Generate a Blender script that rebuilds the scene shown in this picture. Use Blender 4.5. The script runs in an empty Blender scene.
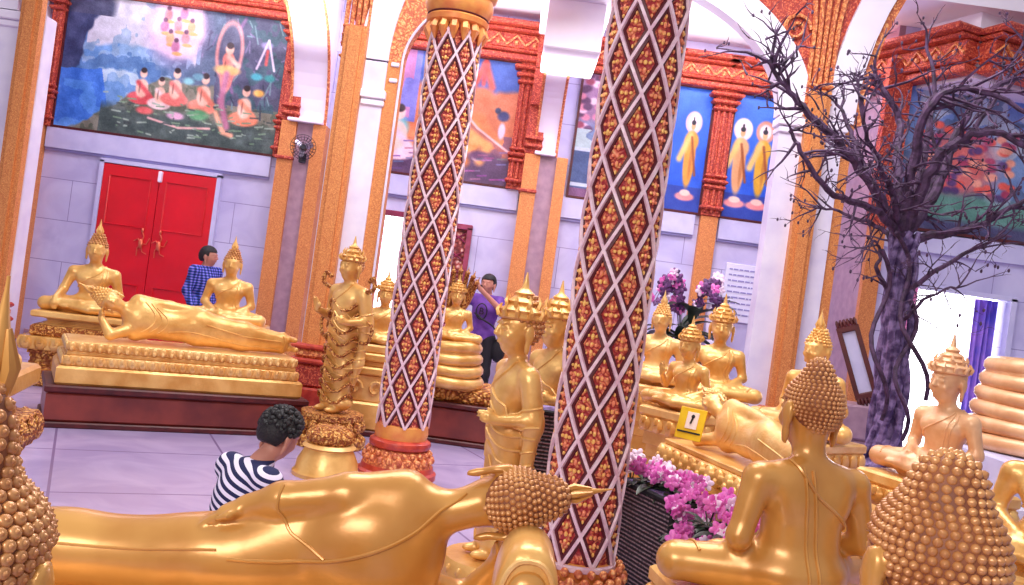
import bpy, math, random
import numpy as np
from mathutils import Vector, Matrix

random.seed(7)
SC = bpy.context.scene
COL = SC.collection
PI = math.pi

# ------------------------------------------------------------------ camera model
FPX, ROLL, EYE = 887.0, math.radians(7.8), 1.65

def P(px, py, Y):
    """the world point seen at photo position px,py that stands Y metres into the hall"""
    dx, du = px - 512, 292.5 - py
    x = dx * math.cos(ROLL) - du * math.sin(ROLL)
    z = dx * math.sin(ROLL) + du * math.cos(ROLL)
    return Vector((x / FPX * Y, Y, EYE + z / FPX * Y))

# ------------------------------------------------------------------ colours, materials
def lin(c):
    c = c / 255.0
    return c / 12.92 if c <= .04045 else ((c + .055) / 1.055) ** 2.4

def C(r, g, b):
    return (lin(r), lin(g), lin(b), 1)

class NT:
    def __init__(s, name):
        s.m = bpy.data.materials.new(name)
        s.m.use_nodes = True
        s.t = s.m.node_tree
        s.b = s.t.nodes['Principled BSDF']
    def n(s, typ, **kw):
        nd = s.t.nodes.new(typ)
        for k, v in kw.items():
            if k.startswith('i_'):
                nd.inputs[k[2:].replace('_', ' ')].default_value = v
            else:
                setattr(nd, k, v)
        return nd
    def l(s, a, b):
        s.t.links.new(a, b)

def mat(name, col, rough=.5, metal=0.0, col2=None, scale=8.0, bump=0.0, bscale=None, spec=.5,
        detail=4, lo=.35, hi=.65, coat=0, emit=0, wave=None):
    k = NT(name)
    k.b.inputs['Base Color'].default_value = col
    k.b.inputs['Roughness'].default_value = rough
    k.b.inputs['Metallic'].default_value = metal
    k.b.inputs['Specular IOR Level'].default_value = spec
    k.b.inputs['Coat Weight'].default_value = coat
    k.b.inputs['Coat Roughness'].default_value = .2
    tc = k.n('ShaderNodeTexCoord')
    if col2 is not None:
        nz = k.n('ShaderNodeTexNoise', i_Scale=scale, i_Detail=detail)
        k.l(tc.outputs['Object'], nz.inputs['Vector'])
        r = k.n('ShaderNodeValToRGB')
        r.color_ramp.elements[0].position = lo
        r.color_ramp.elements[1].position = hi
        r.color_ramp.elements[0].color = col
        r.color_ramp.elements[1].color = col2
        k.l(nz.outputs['Fac'], r.inputs['Fac'])
        k.l(r.outputs['Color'], k.b.inputs['Base Color'])
    if bump:
        nb = k.n('ShaderNodeTexNoise', i_Scale=bscale or scale, i_Detail=3)
        k.l(tc.outputs['Object'], nb.inputs['Vector'])
        bp = k.n('ShaderNodeBump', i_Strength=bump, i_Distance=.02)
        k.l(nb.outputs['Fac'], bp.inputs['Height'])
        k.l(bp.outputs['Normal'], k.b.inputs['Normal'])
    if emit:
        k.b.inputs['Emission Color'].default_value = col
        k.b.inputs['Emission Strength'].default_value = emit
    return k.m

def carved(name, c0, c1, c2, scale=22, bump=.8, rough=.45, metal=.2, stretch=(1, 1, 1)):
    """gilded stucco carved in small curls: two voronoi layers give both the colour and the relief"""
    k = NT(name)
    tc = k.n('ShaderNodeTexCoord')
    mp = k.n('ShaderNodeMapping')
    mp.inputs['Scale'].default_value = stretch
    k.l(tc.outputs['Object'], mp.inputs['Vector'])
    nz = k.n('ShaderNodeTexNoise', i_Scale=scale * .35, i_Detail=2)
    k.l(mp.outputs['Vector'], nz.inputs['Vector'])
    mx = k.n('ShaderNodeMix', data_type='VECTOR')
    mx.inputs[0].default_value = .12
    k.l(mp.outputs['Vector'], mx.inputs[4])
    k.l(nz.outputs['Color'], mx.inputs[5])
    v = k.n('ShaderNodeTexVoronoi', i_Scale=scale)
    k.l(mx.outputs[1], v.inputs['Vector'])
    r = k.n('ShaderNodeValToRGB')
    e = r.color_ramp.elements
    e[0].position, e[0].color = .12, c0
    e[1].position, e[1].color = .62, c2
    m = e.new(.36)
    m.color = c1
    k.l(v.outputs['Distance'], r.inputs['Fac'])
    k.l(r.outputs['Color'], k.b.inputs['Base Color'])
    bp = k.n('ShaderNodeBump', i_Strength=bump, i_Distance=.03)
    bp.invert = True
    k.l(v.outputs['Distance'], bp.inputs['Height'])
    k.l(bp.outputs['Normal'], k.b.inputs['Normal'])
    k.b.inputs['Roughness'].default_value = rough
    k.b.inputs['Metallic'].default_value = metal
    return k.m

def tiles(name, c0, c1, joint, w, h, rot=0, plane='XZ', rough=.25, joint_w=.006, offset=.5, veins=.5):
    k = NT(name)
    tc = k.n('ShaderNodeTexCoord')
    mp = k.n('ShaderNodeMapping')
    k.l(tc.outputs['Object'], mp.inputs['Vector'])
    if plane == 'XZ':
        mp.inputs['Rotation'].default_value = (PI / 2, 0, 0)
    else:
        mp.inputs['Rotation'].default_value = (0, 0, rot)
    nz = k.n('ShaderNodeTexNoise', i_Scale=1.6, i_Detail=8, i_Distortion=1.2)
    k.l(tc.outputs['Object'], nz.inputs['Vector'])
    r = k.n('ShaderNodeValToRGB')
    r.color_ramp.elements[0].position, r.color_ramp.elements[0].color = .35, c0
    r.color_ramp.elements[1].position, r.color_ramp.elements[1].color = .65, c1
    k.l(nz.outputs['Fac'], r.inputs['Fac'])
    b = k.n('ShaderNodeTexBrick', i_Scale=1.0)
    b.offset = offset
    b.inputs['Brick Width'].default_value = w
    b.inputs['Row Height'].default_value = h
    b.inputs['Mortar Size'].default_value = joint_w
    b.inputs['Mortar'].default_value = joint
    k.l(mp.outputs['Vector'], b.inputs['Vector'])
    k.l(r.outputs['Color'], b.inputs['Color1'])
    k.l(r.outputs['Color'], b.inputs['Color2'])
    k.l(b.outputs['Color'], k.b.inputs['Base Color'])
    k.b.inputs['Roughness'].default_value = rough
    return k.m

M = dict(
    gold=mat('gold_paint', C(214, 154, 76), .33, .32, C(242, 194, 116), 5, .14, 30, coat=.2),
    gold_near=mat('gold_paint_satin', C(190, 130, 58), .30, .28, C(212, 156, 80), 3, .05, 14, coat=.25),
    gold_pale=mat('gold_paint_pale', C(238, 196, 128), .38, .25, C(226, 168, 92), 7, .15, 30, coat=.2),
    gold_pink=mat('gold_paint_rosy', C(214, 158, 112), .4, .15, C(236, 190, 144), 6, .12, 28, coat=.2),
    curl=mat('gold_curls', C(176, 112, 60), .32, .25, C(208, 150, 92), 9, 0, coat=.25),
    hair_gap_shade=mat('brown_gold_shadow', C(116, 62, 34), .6, 0, C(140, 80, 44), 12),
    carved_gold=carved('carved_gold', C(246, 204, 130), C(224, 156, 70), C(142, 70, 24), 26),
    carved_gold_fine=carved('carved_gold_fine', C(248, 204, 130), C(226, 158, 74), C(150, 76, 30), 44, .7),
    orange=carved('carved_orange', C(250, 192, 128), C(236, 150, 90), C(190, 96, 62), 36, .3, .5, .05),
    gold_strip=carved('gilded_pilaster', C(238, 172, 104), C(224, 148, 82), C(200, 118, 66), 70, .2, .5, .1),
    red_orange=carved('carved_red_orange', C(232, 138, 96), C(208, 88, 60), C(160, 50, 42), 42, .35, .5, .05),
    red=mat('red_lacquer', C(196, 70, 50), .4, 0, C(164, 44, 36), 14, .1, coat=.2),
    door=mat('red_door_paint', C(222, 8, 30), .32, 0, C(206, 4, 26), 2, .02, 12, coat=.3),
    brass=mat('brass', C(230, 120, 90), .3, .6),
    maroon=mat('maroon_wood', C(136, 56, 46), .4, 0, C(98, 34, 32), 3, .05, coat=.2),
    dark=mat('dark_maroon', C(66, 16, 22), .45, 0, C(92, 26, 28), 9),
    shaft=carved('column_ground', C(246, 176, 122), C(226, 116, 84), C(166, 48, 52), 34, .8, .45, .05),
    petal_gold=mat('flower_relief_gold', C(248, 196, 108), .42, .1, C(240, 140, 104), 22, lo=.45, hi=.55),
    ring_gold=mat('ring_gold', C(236, 164, 84), .4, .15, C(224, 130, 70), 9),
    lattice=mat('pink_white_lattice', C(240, 214, 222), .4, 0, C(222, 180, 196), 20),
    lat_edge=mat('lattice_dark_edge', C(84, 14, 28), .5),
    marble=tiles('lavender_marble', C(186, 180, 222), C(206, 202, 236), C(150, 142, 190), 1.2, .6),
    marble_white=mat('white_marble', C(214, 206, 234), .3, 0, C(232, 226, 244), 3),
    grey=mat('grey_pink_marble', C(176, 142, 158), .35, 0, C(156, 122, 142), 9, detail=8),
    ledge=mat('pale_marble_ledge', C(204, 202, 236), .3, 0, C(192, 190, 228), 5),
    plaster=mat('white_plaster', C(240, 234, 248), .6, 0, C(232, 224, 244), 2),
    ceil=mat('ceiling_white', C(246, 242, 252), .7, 0, C(238, 232, 250), 1.5),
    floor=tiles('floor_marble', C(160, 144, 186), C(182, 166, 204), C(128, 108, 150), 1.25, 1.25, math.radians(-26), 'XY', .22, .010, 0),
    black=mat('black_hair', C(14, 12, 16), .6, 0, C(30, 24, 28), 60, .5, 90),
    skin=mat('tan_skin', C(196, 136, 116), .5, 0, C(180, 118, 100), 8),
    wicker=None,
    bark=mat('tree_bark', C(66, 44, 92), .7, 0, C(138, 116, 166), 12, .9, 24, lo=.42, hi=.62),
    twig=mat('twig_bark', C(42, 22, 46), .7, 0, C(88, 60, 96), 16, .3, 30),
    green=mat('dark_leaf', C(22, 26, 26), .4, 0, C(74, 92, 72), 14),
    pink=mat('magenta_petal', C(206, 62, 168), .5, 0, C(236, 134, 206), 26),
    pinkw=mat('pale_petal', C(240, 200, 232), .5, 0, C(250, 236, 248), 20),
    plum=mat('plum_petal', C(62, 32, 72), .5, 0, C(120, 70, 130), 14),
    dark_metal=mat('dark_metal', C(44, 42, 52), .35, .6),
    steel=mat('steel', C(190, 188, 204), .3, .8),
    rock=mat('pale_rock', C(168, 164, 200), .6, 0, C(60, 54, 96), 12, .6, lo=.4, hi=.6),
    yellow=mat('yellow_card', C(244, 200, 20), .5, 0, C(232, 180, 12), 8),
    paper=mat('white_paper', C(250, 226, 210), .6),
    ink=mat('black_ink', C(30, 22, 20), .6),
    plaque=mat('white_plaque', C(226, 226, 248), .4),
    ltext=mat('lavender_lettering', C(150, 146, 200), .5),
    daylight=mat('daylight', (1, 1, 1, 1), .5, emit=4),
    curtain_pink=mat('pink_curtain', C(226, 150, 196), .7, 0, C(206, 120, 176), 8),
    curtain_blue=mat('blue_curtain', C(104, 96, 210), .7, 0, C(176, 130, 220), 3),
    frame_red=mat('maroon_frame', C(150, 50, 84), .4, 0, C(120, 32, 60), 10),
    lattice_red=carved('lattice_panel', C(232, 190, 176), C(184, 84, 74), C(110, 30, 36), 16, .6, .5, 0),
    white_cloth=mat('white_cloth', C(238, 230, 246), .8),
    purple_cloth=mat('purple_cloth', C(112, 66, 160), .8, 0, C(90, 48, 138), 14),
    black_cloth=mat('black_cloth', C(22, 18, 26), .8),
    blue_jeans=mat('blue_jeans', C(50, 60, 110), .8, 0, C(40, 46, 90), 20),
)

def stripes_mat():
    k = NT('navy_white_stripes')
    tc = k.n('ShaderNodeTexCoord')
    mp = k.n('ShaderNodeMapping')
    mp.inputs['Rotation'].default_value = (0, .30, 0)
    k.l(tc.outputs['Object'], mp.inputs['Vector'])
    w = k.n('ShaderNodeTexWave', i_Scale=9.0, i_Distortion=.25)
    w.bands_direction = 'Z'
    k.l(mp.outputs['Vector'], w.inputs['Vector'])
    r = k.n('ShaderNodeValToRGB')
    r.color_ramp.interpolation = 'CONSTANT'
    r.color_ramp.elements[0].color = C(22, 26, 74)
    r.color_ramp.elements[1].color = C(226, 218, 240)
    r.color_ramp.elements[1].position = .5
    k.l(w.outputs['Fac'], r.inputs['Fac'])
    k.l(r.outputs['Color'], k.b.inputs['Base Color'])
    k.b.inputs['Roughness'].default_value = .85
    return k.m

def plaid_mat():
    k = NT('blue_plaid')
    tc = k.n('ShaderNodeTexCoord')
    cols = []
    for d, s in (('Z', 9), ('X', 7)):
        w = k.n('ShaderNodeTexWave', i_Scale=s, i_Distortion=.8)
        w.bands_direction = d
        k.l(tc.outputs['Object'], w.inputs['Vector'])
        cols.append(w)
    a = k.n('ShaderNodeMath', operation='ADD')
    k.l(cols[0].outputs['Fac'], a.inputs[0])
    k.l(cols[1].outputs['Fac'], a.inputs[1])
    r = k.n('ShaderNodeValToRGB')
    e = r.color_ramp.elements
    e[0].position, e[0].color = .3, C(22, 26, 84)
    e[1].position, e[1].color = .95, C(150, 130, 220)
    x = e.new(.6)
    x.color = C(44, 84, 190)
    h = k.n('ShaderNodeMath', operation='MULTIPLY')
    h.inputs[1].default_value = .5
    k.l(a.outputs[0], h.inputs[0])
    k.l(h.outputs[0], r.inputs['Fac'])
    k.l(r.outputs['Color'], k.b.inputs['Base Color'])
    k.b.inputs['Roughness'].default_value = .85
    return k.m

def wicker_mat():
    k = NT('black_wicker')
    tc = k.n('ShaderNodeTexCoord')
    w = k.n('ShaderNodeTexWave', i_Scale=13, i_Distortion=.5)
    w.bands_direction = 'Z'
    k.l(tc.outputs['Object'], w.inputs['Vector'])
    n = k.n('ShaderNodeTexNoise', i_Scale=60)
    k.l(tc.outputs['Object'], n.inputs['Vector'])
    m = k.n('ShaderNodeMath', operation='MULTIPLY')
    k.l(w.outputs['Fac'], m.inputs[0])
    k.l(n.outputs['Fac'], m.inputs[1])
    r = k.n('ShaderNodeValToRGB')
    r.color_ramp.elements[0].position, r.color_ramp.elements[0].color = .22, C(28, 16, 26)
    r.color_ramp.elements[1].position, r.color_ramp.elements[1].color = .55, C(168, 140, 150)
    k.l(m.outputs[0], r.inputs['Fac'])
    k.l(r.outputs['Color'], k.b.inputs['Base Color'])
    b = k.n('ShaderNodeBump', i_Strength=.8, i_Distance=.01)
    k.l(w.outputs['Fac'], b.inputs['Height'])
    k.l(b.outputs['Normal'], k.b.inputs['Normal'])
    k.b.inputs['Roughness'].default_value = .6
    return k.m

M['stripes'], M['plaid'], M['wicker'] = stripes_mat(), plaid_mat(), wicker_mat()

def vcol_mat():
    k = NT('wall_painting')
    a = k.n('ShaderNodeVertexColor', layer_name='Col')
    k.l(a.outputs['Color'], k.b.inputs['Base Color'])
    k.b.inputs['Roughness'].default_value = .45
    return k.m
M['mural'] = vcol_mat()

# ------------------------------------------------------------------ objects
def tag(o, label=None, cat=None, group=None, kind=None):
    for k, v in (('label', label), ('category', cat), ('group', group), ('kind', kind)):
        if v:
            o[k] = v
    return o

def empty(name, loc=(0, 0, 0), rz=0.0, s=1.0, label=None, cat=None, group=None):
    o = bpy.data.objects.new(name, None)
    COL.objects.link(o)
    o.location = loc
    o.rotation_euler = (0, 0, rz)
    o.scale = (s, s, s)
    o.empty_display_size = .1
    return tag(o, label, cat, group)

def put(name, me, m, parent=None, label=None):
    o = bpy.data.objects.new(name, me)
    COL.objects.link(o)
    if m is not None and not me.materials:
        me.materials.append(M[m] if isinstance(m, str) else m)
    if parent:
        o.parent = parent
    if label:
        o['label'] = label
    return o

def setloc(o, loc, rz=0, s=1):
    o.location = loc
    o.rotation_euler = (0, 0, rz)
    o.scale = (s, s, s)
    return o

class MB:
    """collects pieces of one mesh"""
    def __init__(s):
        s.v, s.f, s.n = [], [], 0
    def add(s, V, Fs):
        s.v.extend([tuple(p) for p in V])
        s.f.extend([tuple(i + s.n for i in f) for f in Fs])
        s.n += len(V)
        return s
    def box(s, c, d, rz=0, bev=0, taper=1.0):
        x, y, z = [k / 2 for k in d]
        b = min(bev, x * .9, y * .9, z * .9)
        ring = []
        levels = [(-z, b), (-z + b, 0), (z - b, 0), (z, b)] if b else [(-z, 0), (z, 0)]
        co, si = math.cos(rz), math.sin(rz)
        for k, (zz, ins) in enumerate(levels):
            t = 1 + (taper - 1) * (zz + z) / (2 * z)
            xx, yy = (x - ins) * t, (y - ins) * t
            for (a, e) in ((-xx, -yy), (xx, -yy), (xx, yy), (-xx, yy)):
                ring.append((c[0] + a * co - e * si, c[1] + a * si + e * co, c[2] + zz))
        F = [(3, 2, 1, 0)]
        n = len(levels)
        for k in range(n - 1):
            for j in range(4):
                F.append((k * 4 + j, k * 4 + (j + 1) % 4, (k + 1) * 4 + (j + 1) % 4, (k + 1) * 4 + j))
        F.append(tuple((n - 1) * 4 + j for j in range(4)))
        return s.add(ring, F)
    def lathe(s, prof, c=(0, 0, 0), seg=24, mtx=None, sq=1.0):
        V, F = [], []
        for (r, z) in prof:
            for j in range(seg):
                a = 2 * PI * j / seg
                p = Vector((r * math.cos(a), r * math.sin(a) * sq, z))
                if mtx:
                    p = mtx @ p
                V.append((p.x + c[0], p.y + c[1], p.z + c[2]))
        for i in range(len(prof) - 1):
            for j in range(seg):
                F.append((i * seg + j, i * seg + (j + 1) % seg, (i + 1) * seg + (j + 1) % seg, (i + 1) * seg + j))
        F.append(tuple(range(seg))[::-1])
        F.append(tuple((len(prof) - 1) * seg + j for j in range(seg)))
        return s.add(V, F)
    def ball(s, c, r, seg=8, rings=6, mtx=None):
        if not hasattr(r, '__len__'):
            r = (r, r, r)
        V, F = [], []
        for i in range(rings + 1):
            t = PI * i / rings
            for j in range(seg):
                a = 2 * PI * j / seg
                st = max(math.sin(t), .02)
                p = Vector((r[0] * st * math.cos(a), r[1] * st * math.sin(a), -r[2] * math.cos(t)))
                if mtx:
                    p = mtx @ p
                V.append((p.x + c[0], p.y + c[1], p.z + c[2]))
        for i in range(rings):
            for j in range(seg):
                F.append((i * seg + j, i * seg + (j + 1) % seg, (i + 1) * seg + (j + 1) % seg, (i + 1) * seg + j))
        return s.add(V, F)
    def tube(s, pts, r, seg=8, flat=1.0, up=None):
        pts = [Vector(p) for p in pts]
        n = len(pts)
        rr = r if hasattr(r, '__len__') else [r] * n
        V, F = [], []
        N = None
        for i, p in enumerate(pts):
            t = (pts[min(i + 1, n - 1)] - pts[max(i - 1, 0)])
            t = t.normalized() if t.length > 1e-9 else Vector((0, 0, 1))
            if N is None:
                N = up or (Vector((0, 0, 1)) if abs(t.z) < .9 else Vector((1, 0, 0)))
            N = (N - t * N.dot(t))
            N = N.normalized() if N.length > 1e-6 else t.orthogonal().normalized()
            B = t.cross(N)
            for j in range(seg):
                a = 2 * PI * j / seg
                V.append(p + (N * math.cos(a) * flat + B * math.sin(a)) * rr[i])
        for i in range(n - 1):
            for j in range(seg):
                F.append((i * seg + j, i * seg + (j + 1) % seg, (i + 1) * seg + (j + 1) % seg, (i + 1) * seg + j))
        F.append(tuple(range(seg))[::-1])
        F.append(tuple((n - 1) * seg + j for j in range(seg)))
        return s.add(V, F)
    def prism(s, poly, a, b, axis='Y'):
        """poly of (x,z) pushed from Y=a to Y=b (axis Y) or (y,z) pushed along X"""
        if axis == 'Y':
            V = [(x, a, z) for x, z in poly] + [(x, b, z) for x, z in poly]
        else:
            V = [(a, y, z) for y, z in poly] + [(b, y, z) for y, z in poly]
        n = len(poly)
        F = [tuple(range(n)), tuple(range(2 * n - 1, n - 1, -1))]
        F += [(i, (i + 1) % n, n + (i + 1) % n, n + i) for i in range(n)]
        return s.add(V, F)
    def mesh(s, name='m', smooth=True, angle=40):
        me = bpy.data.meshes.new(name)
        me.from_pydata(s.v, [], s.f)
        import bmesh
        bm = bmesh.new()
        bm.from_mesh(me)
        bmesh.ops.recalc_face_normals(bm, faces=bm.faces)
        bm.to_mesh(me)
        bm.free()
        if smooth:
            me.polygons.foreach_set('use_smooth', [True] * len(me.polygons))
            me.set_sharp_from_angle(angle=math.radians(angle))
        me.update()
        return me
    def put(s, name, m, parent=None, label=None, smooth=True, angle=40):
        return put(name, s.mesh(name, smooth, angle), m, parent, label)

def spline(pts, n=8):
    """catmull-rom through points"""
    P_ = [Vector(p) for p in pts]
    out = []
    for i in range(len(P_) - 1):
        a, b, c, d = P_[max(i - 1, 0)], P_[i], P_[i + 1], P_[min(i + 2, len(P_) - 1)]
        for k in range(n):
            t = k / n
            out.append(.5 * ((2 * b) + (c - a) * t + (2 * a - 5 * b + 4 * c - d) * t * t + (3 * b - a - 3 * c + d) * t ** 3))
    out.append(P_[-1])
    return out

def copy_tree(o, parent=None):
    c = o.copy()
    COL.objects.link(c)
    if parent:
        c.parent = parent
    for ch in list(o.children):
        copy_tree(ch, c)
    return c

# ------------------------------------------------------------------ sculpting: signed distances, smooth unions, surface nets
class Sculpt:
    def __init__(s):
        s.p = []
        s.T = Matrix.Identity(4)
        s.sc = 1.0
    def frame(s, T=None, sc=1.0):
        s.T = T or Matrix.Identity(4)
        s.sc = sc
    def _pt(s, p):
        return np.array(s.T @ (Vector(p) * s.sc), dtype=np.float32)
    def cap(s, a, b, ra, rb=None, k=.03, op=1):
        rb = ra if rb is None else rb
        s.p.append(('c', s._pt(a), s._pt(b), ra * s.sc, rb * s.sc, k, op))
        return s
    def ell(s, c, r, k=.03, op=1, R=None):
        if not hasattr(r, '__len__'):
            r = (r, r, r)
        rot = np.array((s.T.to_3x3() @ (R.to_3x3() if R else Matrix.Identity(3))).normalized(), dtype=np.float32)
        s.p.append(('e', s._pt(c), np.array(r, dtype=np.float32) * s.sc, rot, None, k, op))
        return s
    def chain(s, pts, rad, k=.03, op=1):
        for i in range(len(pts) - 1):
            s.cap(pts[i], pts[i + 1], rad[i], rad[i + 1], k if i else k, op)
        return s
    @staticmethod
    def _d(q, X):
        if q[0] == 'c':
            a, b, ra, rb = q[1], q[2], q[3], q[4]
            ba = b - a
            L = float((ba * ba).sum()) + 1e-12
            t = np.clip(((X - a) @ ba) / L, 0, 1)
            return np.linalg.norm(X - a - t[..., None] * ba, axis=-1) - (ra + (rb - ra) * t)
        Y = (X - q[1]) @ q[3]
        k0 = np.linalg.norm(Y / q[2], axis=-1)
        k1 = np.linalg.norm(Y / (q[2] ** 2), axis=-1) + 1e-9
        return k0 * (k0 - 1) / k1
    def ev(s, X):
        X = np.asarray(X, dtype=np.float32)
        D = np.full(X.shape[:-1], 1.0, dtype=np.float32)
        for q in s.p:
            d = s._d(q, X)
            k = q[5]
            if q[6] > 0:
                h = np.maximum(k - np.abs(D - d), 0) / k
                D = np.minimum(D, d) - h * h * k * .25
            else:
                d = -d
                h = np.maximum(k - np.abs(D - d), 0) / k
                D = np.maximum(D, d) + h * h * k * .25
        return D
    def bounds(s, q, m):
        if q[0] == 'c':
            r = max(q[3], q[4]) + m
            return np.minimum(q[1], q[2]) - r, np.maximum(q[1], q[2]) + r
        r = float(max(q[2])) + m
        return q[1] - r, q[1] + r
    def mesh(s, h=.012, name='sculpt', inflate=0.0, clip=None, smooth_it=0):
        lo = np.min([s.bounds(q, 0)[0] for q in s.p if q[6] > 0], axis=0) - 3 * h - inflate
        hi = np.max([s.bounds(q, 0)[1] for q in s.p if q[6] > 0], axis=0) + 3 * h + inflate
        n = np.ceil((hi - lo) / h).astype(int) + 1
        ax = [lo[i] + h * np.arange(n[i], dtype=np.float32) for i in range(3)]
        D = np.full(n, 1.0, dtype=np.float32)
        for q in s.p:
            k = q[5]
            a, b = s.bounds(q, k + 3 * h + inflate)
            i0 = np.clip(np.floor((a - lo) / h).astype(int), 0, n)
            i1 = np.clip(np.ceil((b - lo) / h).astype(int) + 1, 0, n)
            sl = tuple(slice(i0[i], i1[i]) for i in range(3))
            X = np.stack(np.meshgrid(*[ax[i][sl[i]] for i in range(3)], indexing='ij'), -1)
            if X.size == 0:
                continue
            d = s._d(q, X)
            E = D[sl]
            if q[6] > 0:
                hh = np.maximum(k - np.abs(E - d), 0) / k
                D[sl] = np.minimum(E, d) - hh * hh * k * .25
            else:
                d = -d
                hh = np.maximum(k - np.abs(E - d), 0) / k
                D[sl] = np.maximum(E, d) + hh * hh * k * .25
        D = D - inflate
        if clip is not None:
            X = np.stack(np.meshgrid(*ax, indexing='ij'), -1)
            D = np.maximum(D, clip(X).astype(np.float32))
        D[0], D[-1], D[:, 0], D[:, -1], D[:, :, 0], D[:, :, -1] = 1, 1, 1, 1, 1, 1
        return nets(D, lo, h, name)

def nets(D, lo, h, name):
    S = D < 0
    nx, ny, nz = D.shape
    c = [S[i:nx - 1 + i, j:ny - 1 + j, k:nz - 1 + k] for i in (0, 1) for j in (0, 1) for k in (0, 1)]
    tot = sum(x.astype(np.int8) for x in c)
    mix = (tot > 0) & (tot < 8)
    I = np.argwhere(mix)
    idx = -np.ones(mix.shape, dtype=np.int64)
    idx[mix] = np.arange(len(I))
    acc = np.zeros((len(I), 3), dtype=np.float64)
    cnt = np.zeros(len(I))
    cor = [(i, j, k) for i in (0, 1) for j in (0, 1) for k in (0, 1)]
    for a in cor:
        for ax in range(3):
            if a[ax]:
                continue
            b = list(a)
            b[ax] = 1
            da = D[I[:, 0] + a[0], I[:, 1] + a[1], I[:, 2] + a[2]].astype(np.float64)
            db = D[I[:, 0] + b[0], I[:, 1] + b[1], I[:, 2] + b[2]].astype(np.float64)
            m = (da < 0) != (db < 0)
            t = np.where(m, da / np.where(m, da - db, 1), 0)
            p = np.tile(np.array(a, dtype=np.float64), (len(I), 1))
            p[:, ax] = t
            acc[m] += p[m]
            cnt[m] += 1
    V = (I + acc / cnt[:, None]) * h + lo
    F = []
    for ax in range(3):
        sl0 = [slice(1, -1)] * 3
        sl0[ax] = slice(0, -1)
        sl1 = list(sl0)
        sl1[ax] = slice(1, None)
        A, B = S[tuple(sl0)], S[tuple(sl1)]
        E = np.argwhere(A != B)
        if not len(E):
            continue
        fl = A[E[:, 0], E[:, 1], E[:, 2]]
        base = E.copy()
        for q in range(3):
            if q != ax:
                base[:, q] += 1
        u, w = [(1, 2), (2, 0), (0, 1)][ax]
        def g(du, dw):
            t = base.copy()
            t[:, u] += du
            t[:, w] += dw
            return idx[t[:, 0], t[:, 1], t[:, 2]]
        q = np.stack([g(-1, -1), g(0, -1), g(0, 0), g(-1, 0)], 1)
        q[~fl] = q[~fl][:, ::-1]
        F.append(q)
    F = np.concatenate(F)
    F = F[(F >= 0).all(1)]
    me = bpy.data.meshes.new(name)
    me.vertices.add(len(V))
    me.vertices.foreach_set('co', V.astype(np.float32).ravel())
    me.loops.add(F.size)
    me.loops.foreach_set('vertex_index', F.astype(np.int32).ravel())
    me.polygons.add(len(F))
    me.polygons.foreach_set('loop_start', np.arange(0, F.size, 4, dtype=np.int32))
    me.polygons.foreach_set('loop_total', np.full(len(F), 4, dtype=np.int32))
    me.polygons.foreach_set('use_smooth', [True] * len(F))
    me.update(calc_edges=True)
    me.validate()
    return me

def hug(sc, pts, off=0.0, it=12):
    """slide points on to the sculpted surface"""
    X = np.array([list(p) for p in pts], dtype=np.float32)
    e = .004
    for _ in range(it):
        d = sc.ev(X) - off
        g = np.stack([(sc.ev(X + np.eye(3, dtype=np.float32)[i] * e) - sc.ev(X - np.eye(3, dtype=np.float32)[i] * e)) for i in range(3)], -1)
        g /= (np.linalg.norm(g, axis=-1, keepdims=True) + 1e-6)
        X = X - g * d[:, None] * .8
    return [Vector(x) for x in X.tolist()]

def inst(template_V, template_F, mats):
    """many copies of a little template, one mesh; mats = list of (origin, axisX, axisY, axisZ, scale)"""
    tv = np.array(template_V)
    mb_v, mb_f = [], []
    n = len(tv)
    for k, (o, X, Y, Z, s) in enumerate(mats):
        R = np.array([X, Y, Z])
        mb_v.append((tv * s) @ R + np.array(o))
        for f in template_F:
            mb_f.append(tuple(i + k * n for i in f))
    me = bpy.data.meshes.new('inst')
    me.from_pydata(np.concatenate(mb_v).tolist(), [], mb_f)
    me.polygons.foreach_set('use_smooth', [True] * len(me.polygons))
    me.update()
    return me

def lathe_template(prof, seg):
    V, F = [], []
    for r, z in prof:
        for j in range(seg):
            a = 2 * PI * j / seg
            V.append((r * math.cos(a), r * math.sin(a), z))
    for i in range(len(prof) - 1):
        for j in range(seg):
            F.append((i * seg + j, i * seg + (j + 1) % seg, (i + 1) * seg + (j + 1) % seg, (i + 1) * seg + j))
    F.append(tuple((len(prof) - 1) * seg + j for j in range(seg)))
    return V, F
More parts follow.
